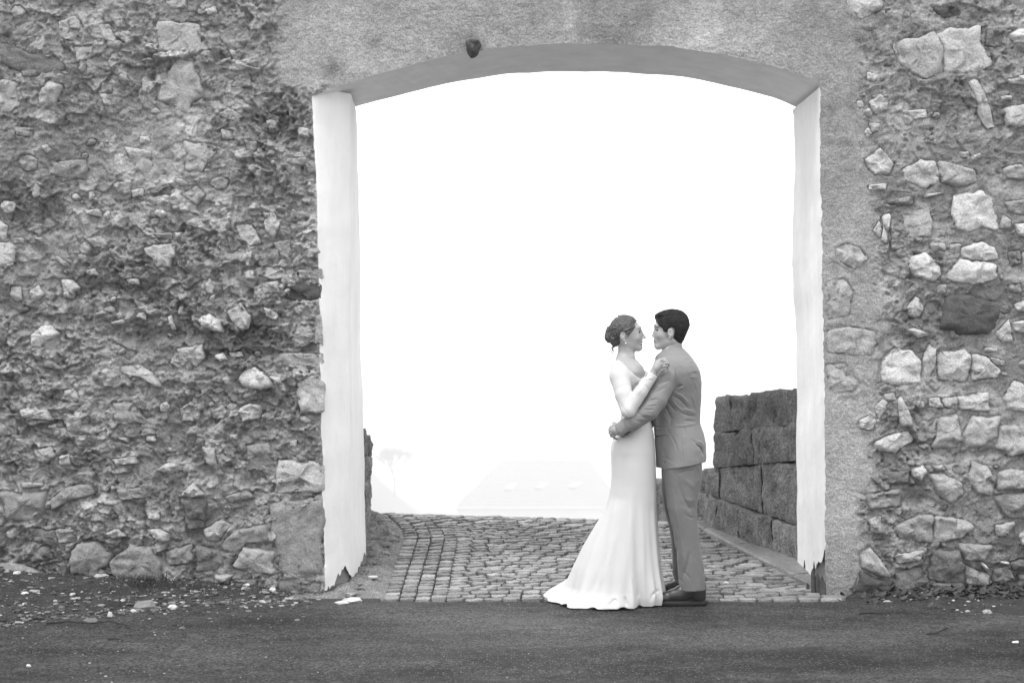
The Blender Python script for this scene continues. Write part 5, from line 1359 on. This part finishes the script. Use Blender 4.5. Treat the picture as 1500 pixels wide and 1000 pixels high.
t_.crease([(984, 705), (988, 745), (999, 790), (1003, 855)], .006, -.003, 8.4, YG - .02, 8.56); t_.noise(.008, 8, 8, 4, 22); t_.noise(.0018, 26, 26, 18, 23)
link('trousers', t_.mesh('trousers'), M_trousers, groom)

# shoes
def shoe(x_toe, x_heel, py_ground, Y, D, label=None):
    zg = .004 + max(0, float(road_z(PX(x_toe, D), Y))) * (Y > 8.85); L = abs(PX(x_heel, D) - PX(x_toe, D)); xt, xh = PX(x_toe, D), PX(x_heel, D)
    s_ = SDF((xt - .02, Y - .08, -.02), (xh + .02, Y + .08, .19), .0032); zo = zg - .004
    s_.cone((xt + .050, Y, .050), (xt + .14, Y, .060), .028, .040, 0); s_.ell((xt + .055, Y, .045), (.050, .044, .030), .01); s_.ell((xt + .15, Y, .060), (.075, .043, .045), .02)
    s_.cone((xt + .16, Y, .075), (xh - .055, Y, .085), .038, .040, .02); s_.cone((xh - .050, Y, .055), (xh - .046, Y, .115), .042, .040, .015); s_.cone((xt + .17, Y, .09), (xh - .07, Y, .12), .036, .040, .02)
    sl, x, y, z = s_.box(s_.lo - 1, s_.lo + 1); s_.comb(sl, np.broadcast_to(.026 - z, s_.F.shape), 'and', .003)
    s_.crease([], .01, 0)
    me = s_.mesh('shoe'); me.transform(Matrix.Translation((0, 0, zo))); o = link('shoe', me, M_shoe, groom, label=label)
    V = []; n = 36
    for lz, g_ in ((zg, -.002), (zg + .004, .002), (zg + .020, .003), (zg + .025, .0)):
        for k in range(n):
            a = 2 * math.pi * k / n; c, s2 = math.cos(a), math.sin(a); q = (abs(c) ** 3.2 + abs(s2) ** 3.2) ** (-1 / 3.2)
            wd = .046 - .006 * (c > 0) - .006 * abs(c)
            V.append(((xt + xh) / 2 + (L / 2 + g_) * c * q * (1 if abs(c) < .9 else 1), Y + (wd + g_) * s2 * q, lz + .012 * max(0, -c - .6) * (lz < zg + .006)))
    Fc = [(l * n + k, l * n + (k + 1) % n, (l + 1) * n + (k + 1) % n, (l + 1) * n + k) for l in range(3) for k in range(n)]
    Fc += [tuple(range(n))[::-1], tuple(3 * n + k for k in range(n))]
    link('sole', mesh_np('sole', np.array(V), Fc), M_sole, o)
    for q in range(4):
        tube('shoelace', [(xt + .125 + q * .014, Y - .022, .093 + zo + q * .006), (xt + .128 + q * .014, Y, .104 + zo + q * .006), (xt + .125 + q * .014, Y + .022, .093 + zo + q * .006)], .0022, M_sole, o, taper=False)
shoe(958.5, 1036, 882, YN, YN)
shoe(969, 1031, 865, YF + .15, YF + .15)
# ------------------------------------------------------------------ loose things on the ground
def ground_D(px, py, zf=None):
    D = EYE * F / (py - HY)
    for _ in range(8):
        x = PX(px, D); z = float(soil_z(np.array(x), np.array(D))) if zf is None else zf(x, D)
        D = (EYE - z) * F / (py - HY)
    return D
def soil_edge(x):   # front edge of the loose soil along the foot of the wall
    return np.interp(x, [-3.9, -3.0, -2.3, -1.75, -1.25, -.9, 1.9, 2.3, 2.7, 3.1, 3.6], [7.3, 7.75, 8.2, 8.6, 8.93, 9.2, 9.2, 8.75, 8.45, 8.1, 7.8])
def soil_z(x, y):
    z = asph_z(np.asarray(x, float), np.asarray(y, float))
    e = y - soil_edge(x) + .14 * fbm2(x * 5, y * 5, 4, 33)
    m = sstep(0, .25, e)
    return np.where(y > 8.84, np.maximum(z, .10 * sstep(-1.3, -3.6, x)), z) + m * (.034 + .034 * fbm2(x * 9, y * 9, 5, 34, .65) + .05 * sstep(8.7, 9.1, y) * sstep(-1.35, -1.8, x)) - .012 * (1 - m)
for (xa_, xb2_) in ((-3.9, -.76), (1.9, 3.9)):
    xs = np.linspace(xa_, xb2_, 260 if xa_ < 0 else 170); ys = np.linspace(7.0, 9.14, 150); A, B_ = np.meshgrid(xs, ys, indexing='ij')
    link('soil', mesh_np('soil', np.stack([A, B_, soil_z(A, B_)], -1).reshape(-1, 3), grid_faces(len(xs), len(ys))), M_soil, kind='structure')

def chip(rnd, sx, sy, sz, sub=1):
    V = []; n = 7 if sub else 5
    for lz, sc_ in ((-.45, .8), (0, 1.0), (.38, .66)):
        for k in range(n):
            a = 2 * math.pi * k / n + rnd.uniform(-.25, .25); r = sc_ * rnd.uniform(.75, 1.12)
            V.append((sx * r * math.cos(a), sy * r * math.sin(a), sz * (lz + rnd.uniform(-.1, .12))))
    Fc = [(l * n + k, l * n + (k + 1) % n, (l + 1) * n + (k + 1) % n, (l + 1) * n + k) for l in range(2) for k in range(n)]
    Fc += [tuple(range(n))[::-1], tuple(2 * n + k for k in range(n))]
    return V, Fc
rg = random.Random(21)
Vs, Fs, Ts, b0 = [], [], [], 0
def scatter(n, fx, tone, smin, smax):
    global b0
    for _ in range(n):
        x, y = fx()
        if abs(x) > 3.9 or y < 5.8: continue
        if y > 9.0 and -1.2 < x < 1.95: continue
        s = smin + (smax - smin) * rg.random() ** 3
        V, Fc = chip(rg, s, s * rg.uniform(.5, 1), s * rg.uniform(.4, .8), 0)
        z = max(float(soil_z(np.array(x), np.array(y))), float(asph_z(np.array(x), np.array(y))))
        c, sn = math.cos(x * 97), math.sin(x * 97)
        for v in V: Vs.append((x + v[0] * c - v[1] * sn, y + v[0] * sn + v[1] * c, z + v[2] + s * .2))
        t = rg.choice(tone); Ts.extend([t] * len(V)); Fs.extend([tuple(b0 + i for i in f) for f in Fc]); b0 += len(V)
scatter(2600, lambda: (lambda x: (x, float(soil_edge(np.array(x))) + rg.uniform(-.15, .9) * rg.random() + .02))(-1.25 - 2.6 * rg.random()), [.04, .05, .07, .09, .12, .16, .22, .4], .004, .026)
scatter(1300, lambda: (-1.2 - 2.6 * rg.random(), 9.0 - abs(rg.gauss(0, .35))), [.04, .06, .08, .12, .18, .35], .004, .024)
scatter(420, lambda: (-1.2 - 2.6 * rg.random(), rg.uniform(6.2, 8.4)), [.1, .2, .4], .003, .009)
scatter(500, lambda: (lambda x: (x, float(soil_edge(np.array(x))) + rg.uniform(-.05, .6)))(2.0 + 1.7 * rg.random()), [.05, .08, .12, .2, .4], .004, .018)
scatter(300, lambda: (rg.uniform(2.7, 3.8), rg.uniform(6.4, 8.4)), [.12, .2, .35], .003, .009)
scatter(900, lambda: (rg.uniform(-3.6, 3.6), 5.9 + 2.8 * rg.random()), [.1, .16, .25, .4], .0022, .0055)
me = mesh_np('gravel', np.array(Vs), Fs, False); set_tone(me, Ts)
link('gravel', me, mat('gravel_stone', .2, tone='attr', bump=.4, bscale=80, var=.3), kind='stuff')

M_rock = mat('loose_limestone', .4, rough=.9, bump=.7, bscale=60, var=.2, vscale=20, tone='object', bdist=.006)
GR = 'loose stones lying along the foot of the wall'
for (px, py, wpx_, hpx_, tn, lab) in (
    (362, 868, 13, 6, .6, 'white stone at the wall foot, left of the big corner blocks by the left jamb'),
    (399, 864, 11, 8, .55, 'rounded pale stone touching the base of the tall corner block by the left jamb'),
    (253, 891, 15, 9, .62, 'brightest white stone in the rubble, just in front of the large grey angular rock'),
    (148, 864, 24, 9, .38, 'long pale stone lying under the wall, left of the grass tuft'),
    (213, 889, 36, 17, .2, 'largest loose grey angular rock, lying in front of the grass tuft'),
    (37, 892, 13, 5, .6, 'small flat white stone near the left edge of the photo'),
    (51, 872, 18, 7, .3, 'flat grey stone above the small white one at the far left'),
    (195, 897, 10, 6, .45, 'little pale stone just left of the brightest white one'),
    (132, 911, 23, 9, .17, 'flat dark grey stone lying behind the long thin twig'),
    (42, 978, 9, 6, .5, 'lone white pebble on the asphalt near the bottom left corner'),
    (25, 856, 15, 8, .5, 'pale stone pushed against the wall foot at the far left'),
    (161, 903, 7, 11, .5, 'small upright white stone sticking out of the soil'),
    (107, 889, 10, 5, .45, 'small pale stone in the middle of the left rubble strip'),
    (489, 872, 24, 11, .5, 'pale broken stone under the chipped foot of the left jamb'),
    (516, 881, 34, 8, .55, 'flattest and widest white slab lying in front of the left jamb'),
    (500, 885, 22, 7, .5, 'white plaster fragment beside the wide slab at the left jamb'),
    (545, 848, 18, 5, .5, 'white flake on the dark earth behind the left jamb'),
    (1231, 880, 17, 5, .6, 'flat white chip on the asphalt right of the splintered board'),
    (1300, 876, 17, 10, .35, 'rounded grey stone below the big smooth dark boulder of the wall'),
    (1395, 878, 22, 6, .45, 'long pale stone among the dead leaves on the right'),
    (1446, 898, 15, 8, .35, 'pale stone at the front edge of the dead leaves'),
    (1488, 943, 11, 4, .6, 'white chip on the gravel near the right edge of the photo')):
    zf = (lambda x, D: float(road_z(x, D)) + .02) if px == 545 else None
    D = ground_D(px, py + hpx_ * .35, zf)
    if zf is None and D > 9.0: D = 8.97 if (px < 470 or px > 1210) else D
    s = wpx_ * D / F / 2; V, Fc = chip(random.Random(px), s, s * .75, hpx_ * D / F * .95)
    z = float(soil_z(np.array(PX(px, D)), np.array(D))) if zf is None else zf(PX(px, D), D)
    z = max(z, float(asph_z(np.array(PX(px, D)), np.array(D)))) if zf is None else z
    o = link('loose_stone', mesh_np('loose_stone', np.array(V), Fc, False), M_rock, loc=(PX(px, D), D, z + hpx_ * D / F * .3), label=lab, cat='stone', group=GR)
    o.color = (tn, tn, tn, 1)
for (px, py, wpx_, hpx_, lab) in ((1063, 855, 9, 5, 'white pebble on the cobbles between the man\'s shoes and the right jamb'), (568, 743, 7, 3, 'tiny white pebble on the crest of the cobbled road by the left parapet')):
    D = ground_D(px, py, lambda x, D: float(road_z(x, D)))
    s = wpx_ * D / F / 2; V, Fc = chip(random.Random(px), s, s * .8, hpx_ * D / F)
    o = link('pebble', mesh_np('pebble', np.array(V), Fc, False), M_rock, loc=(PX(px, D), D, float(road_z(PX(px, D), D)) + hpx_ * D / F * .4), label=lab, cat='pebble'); o.color = (.65,) * 3 + (1,)

# grass tuft and dry stalks at the foot of the wall
M_grass = mat('dark_grass', .06, rough=.7, var=.3)
def tuft(name, px, D, n, hmax, spread, seed, label, m=M_grass, lean=0):
    r = random.Random(seed); V = []; Fc = []; x0 = PX(px, D)
    for _ in range(n):
        bx = x0 + r.gauss(0, spread); by = D - abs(r.gauss(0, .05)); a = r.uniform(0, 6.28); L = hmax * r.uniform(.35, 1); w2 = .0022; bz = float(soil_z(np.array(bx), np.array(by))) - .01
        dx, dy = math.cos(a) * L * r.uniform(.2, .8) + lean * L, -abs(math.sin(a)) * L * .4
        b_ = len(V)
        for i in range(5):
            t = i / 4; ww = w2 * (1 - t * .9)
            p = (bx + dx * t * t, by + dy * t * t, bz + L * (t - .35 * t * t))
            V += [(p[0] - ww, p[1], p[2]), (p[0] + ww, p[1] + .001, p[2])]
        for i in range(4): Fc.append((b_ + 2 * i, b_ + 2 * i + 1, b_ + 2 * i + 3, b_ + 2 * i + 2))
    link(name, mesh_np(name, np.array(V), Fc), m, label=label, cat='grass')
tuft('grass_tuft', 228, 8.86, 260, .17, .13, 1, 'dark tuft of grass growing from the foot of the wall behind the largest loose rock')
tuft('grass_tuft', 178, 8.75, 120, .12, .07, 2, 'thin low dry grass left of the thick dark tuft at the wall', lean=-.6)
tuft('grass_tuft', 290, 8.88, 90, .09, .10, 3, 'short sparse grass right of the thick dark tuft at the wall')

# twigs
M_twig = mat('dead_twig', .035, var=.3)
def twig(pxs, label, r):
    pts = []
    for (px, py) in pxs:
        D = ground_D(px, py); x = PX(px, D); pts.append((x, D, max(float(soil_z(np.array(x), np.array(D))), float(asph_z(np.array(x), np.array(D)))) + r + .002))
    o = tube('twig', pts, r, M_twig, None, label=label, cat='twig')
twig([(68, 917), (100, 914), (135, 917), (160, 914), (186, 920)], 'long thin twig lying in front of the rubble on the left', .005)
twig([(1259, 903), (1275, 901), (1288, 902.5), (1298, 902)], 'short twig on the asphalt below the smooth dark boulder', .006)
twig([(1358, 933), (1372, 931), (1388, 924)], 'bent forked twig on the asphalt at the lower right', .005)
twig([(158, 941), (170, 940), (180, 943)], 'stubby dark stick on the asphalt at the lower left', .007)

# dead leaves heaped against the wall on the right
r = random.Random(9); V = []; Fc = []
for _ in range(420):
    x = min(3.7, max(2.0, r.gauss(2.95, .38))); y = 9.02 - abs(r.gauss(0, .17)) - .25 * sstep(2.9, 3.3, x) * r.random(); z = float(soil_z(np.array(x), np.array(y))) + r.uniform(0, .035)
    L = r.uniform(.016, .038); a = r.uniform(0, 6.28); tx, ty = r.uniform(-.6, .6), r.uniform(-.6, .6); b_ = len(V)
    for (u, v, k) in ((-1, 0, .3), (-.4, .5, 0), (.4, .5, 0), (1, 0, .35), (.4, -.5, .05), (-.4, -.5, .05)):
        px_, py_ = L * u, L * v
        V.append((x + px_ * math.cos(a) - py_ * math.sin(a), y + px_ * math.sin(a) + py_ * math.cos(a), z + tx * px_ + ty * py_ + k * L))
    Fc.append((b_, b_ + 1, b_ + 2, b_ + 3)); Fc.append((b_, b_ + 3, b_ + 4, b_ + 5))
link('dead_leaves', mesh_np('dead_leaves', np.array(V), Fc, False), mat('dead_leaf', .05, rough=.6, var=.6, vscale=40), kind='stuff')

# ------------------------------------------------------------------ far below in the fog: a great hipped roof, a smaller house, a bare tree
M_roof = mat('far_tiles', .17, var=.2, vscale=.3); M_ridge = mat('far_ridge', .30, var=.1); M_render = mat('far_render', .45, var=.1, vscale=.2); M_glass = mat('far_window', .05, rough=.3, var=.05)
def quad(name, pts, m, parent, th=(0, 0, -.4), **kw):
    pts = [np.array(p, float) for p in pts]; n = len(pts); V = pts + [p + np.array(th) for p in pts]
    Fc = [tuple(range(n)), tuple(range(n, 2 * n))[::-1]] + [(i, n + i, n + (i + 1) % n, (i + 1) % n) for i in range(n)]
    return link(name, mesh_np(name, np.array(V), Fc, False), m, parent, **kw)
def hall(name, rx0, rx1, ry, rz, ex0, ex1, ey0, ey1, ez, dormers, label):
    o = empty(name, ((ex0 + ex1) / 2, (ey0 + ey1) / 2, ez - 6), label=label, cat='building')
    A = (ex0, ey0, ez); B_ = (ex1, ey0, ez); C = (ex1, ey1, ez); D_ = (ex0, ey1, ez); R0 = (rx0, ry, rz); R1 = (rx1, ry, rz)
    rf = quad('roof', [A, B_, R1, R0], M_roof, o); quad('roof', [B_, C, R1], M_roof, o); quad('roof', [C, D_, R0, R1], M_roof, o); quad('roof', [D_, A, R0], M_roof, o)
    quad('ridge', [(rx0 - .5, ry - .7, rz + .1), (rx1 + .5, ry - .7, rz + .1), (rx1 + .5, ry + .7, rz + .3), (rx0 - .5, ry + .7, rz + .3)], M_ridge, rf)
    quad('gutter', [(ex0, ey0 - .8, ez), (ex1, ey0 - .8, ez), (ex1, ey0, ez + .6), (ex0, ey0, ez + .6)], M_ridge, rf)
    s = np.array(R0) - np.array(A); 
    nrow = 14
    for i in range(1, nrow):        # raised tile courses
        t = i / nrow; l = np.array(A) * (1 - t) + np.array(R0) * t; r_ = np.array(B_) * (1 - t) + np.array(R1) * t
        quad('tile_row', [l + (0, -.1, .15), r_ + (0, -.1, .15), r_ + (0, .25, .45), l + (0, .25, .45)], M_roof, rf)
    for (fx, ft, w_, h_) in dormers:
        t = ft; yb = ey0 + (ry - ey0) * t; zb = ez + (rz - ez) * t; x0 = rx0 + (rx1 - rx0) * fx; dd = 6.
        zt = zb + h_
        dm = quad('dormer', [(x0, yb, zt), (x0 + w_ * .55, yb, zt), (x0 + w_ * .55 + 8, yb + dd * 1.6, zt + 5.6), (x0 + 8, yb + dd * 1.6, zt + 5.6)], M_ridge, o)
        quad('window', [(x0 + .3, yb + .2, zb), (x0 + w_ * .55 - .3, yb + .2, zb), (x0 + w_ * .55 - .3, yb + .2, zt - .4), (x0 + .3, yb + .2, zt - .4)], M_glass, dm, th=(0, .3, 0))
    V = [(x, y, z) for x in (ex0 + .8, ex1 - .8) for y in (ey0 + .8, ey1 - .8) for z in (ez - 40, ez - .4)]
    link('wall', mesh_np('far_wall', np.array(V), [(0, 1, 3, 2), (4, 6, 7, 5), (0, 4, 5, 1), (2, 3, 7, 6), (1, 5, 7, 3)], False), M_render, o)
Dh = 900.
X_ = lambda px, D=Dh: PX(px, D); Z_ = lambda py, D=Dh: PZ(py, D)
hall('large_hall', PX(736, 930), PX(864, 930), 930, PZ(674, 930), PX(668, 900), PX(915, 900), 900, 960, PZ(744, 900), [(.02, .34, 9, 1.8), (.36, .36, 9, 1.8), (.74, .38, 10, 1.8)], 'huge hipped tile roof with three dormers, faint in the fog below the road')
# bare tree on its knoll
M_bark = mat('bark', .12, var=.2)
tb = (PX(578, 900), 900.)
tz = float(terrain(np.array(tb[0]), np.array(tb[1]))) - .5
tr = empty('bare_tree', (tb[0], tb[1], tz), label='leafless spreading tree almost lost in the fog behind the left parapet', cat='tree')
r = random.Random(4); tv_, tf_ = [], []
def limb(p, d, L, rad, depth, acc_):
    p2 = p + d * L; acc_.append((p, p2, rad, rad * .7))
    if depth == 0: return
    for _ in range(r.choice([3, 3, 4])):
        nd = d + np.array([r.uniform(-.8, .8), r.uniform(-.8, .8), r.uniform(-.1, .7)]); nd /= np.linalg.norm(nd)
        limb(p2, nd, L * r.uniform(.66, .9), rad * .72, depth - 1, acc_)
def limbs_mesh(name, acc_, parent):
    V = []; Fc = []
    for (a, c, r0, r1) in acc_:
        t = (c - a) / np.linalg.norm(c - a); u_ = np.cross(t, [.3, 1, .2]); u_ /= np.linalg.norm(u_); v_ = np.cross(t, u_); b_ = len(V)
        for p, rr_4 in ((a, r0), (c, r1)):
            for k in range(4): V.append(p + (u_ * math.cos(k * math.pi / 2) + v_ * math.sin(k * math.pi / 2)) * rr_4)
        for k in range(4): Fc.append((b_ + k, b_ + (k + 1) % 4, b_ + 4 + (k + 1) % 4, b_ + 4 + k))
    link(name, mesh_np(name, np.array(V), Fc), M_bark, parent)
acc_ = []; limb(np.array([tb[0], tb[1], tz]), np.array([0, 0, 1.]), 9, .55, 6, acc_)
limbs_mesh('trunk', acc_[:1], tr); limbs_mesh('crown', acc_[1:], tr)
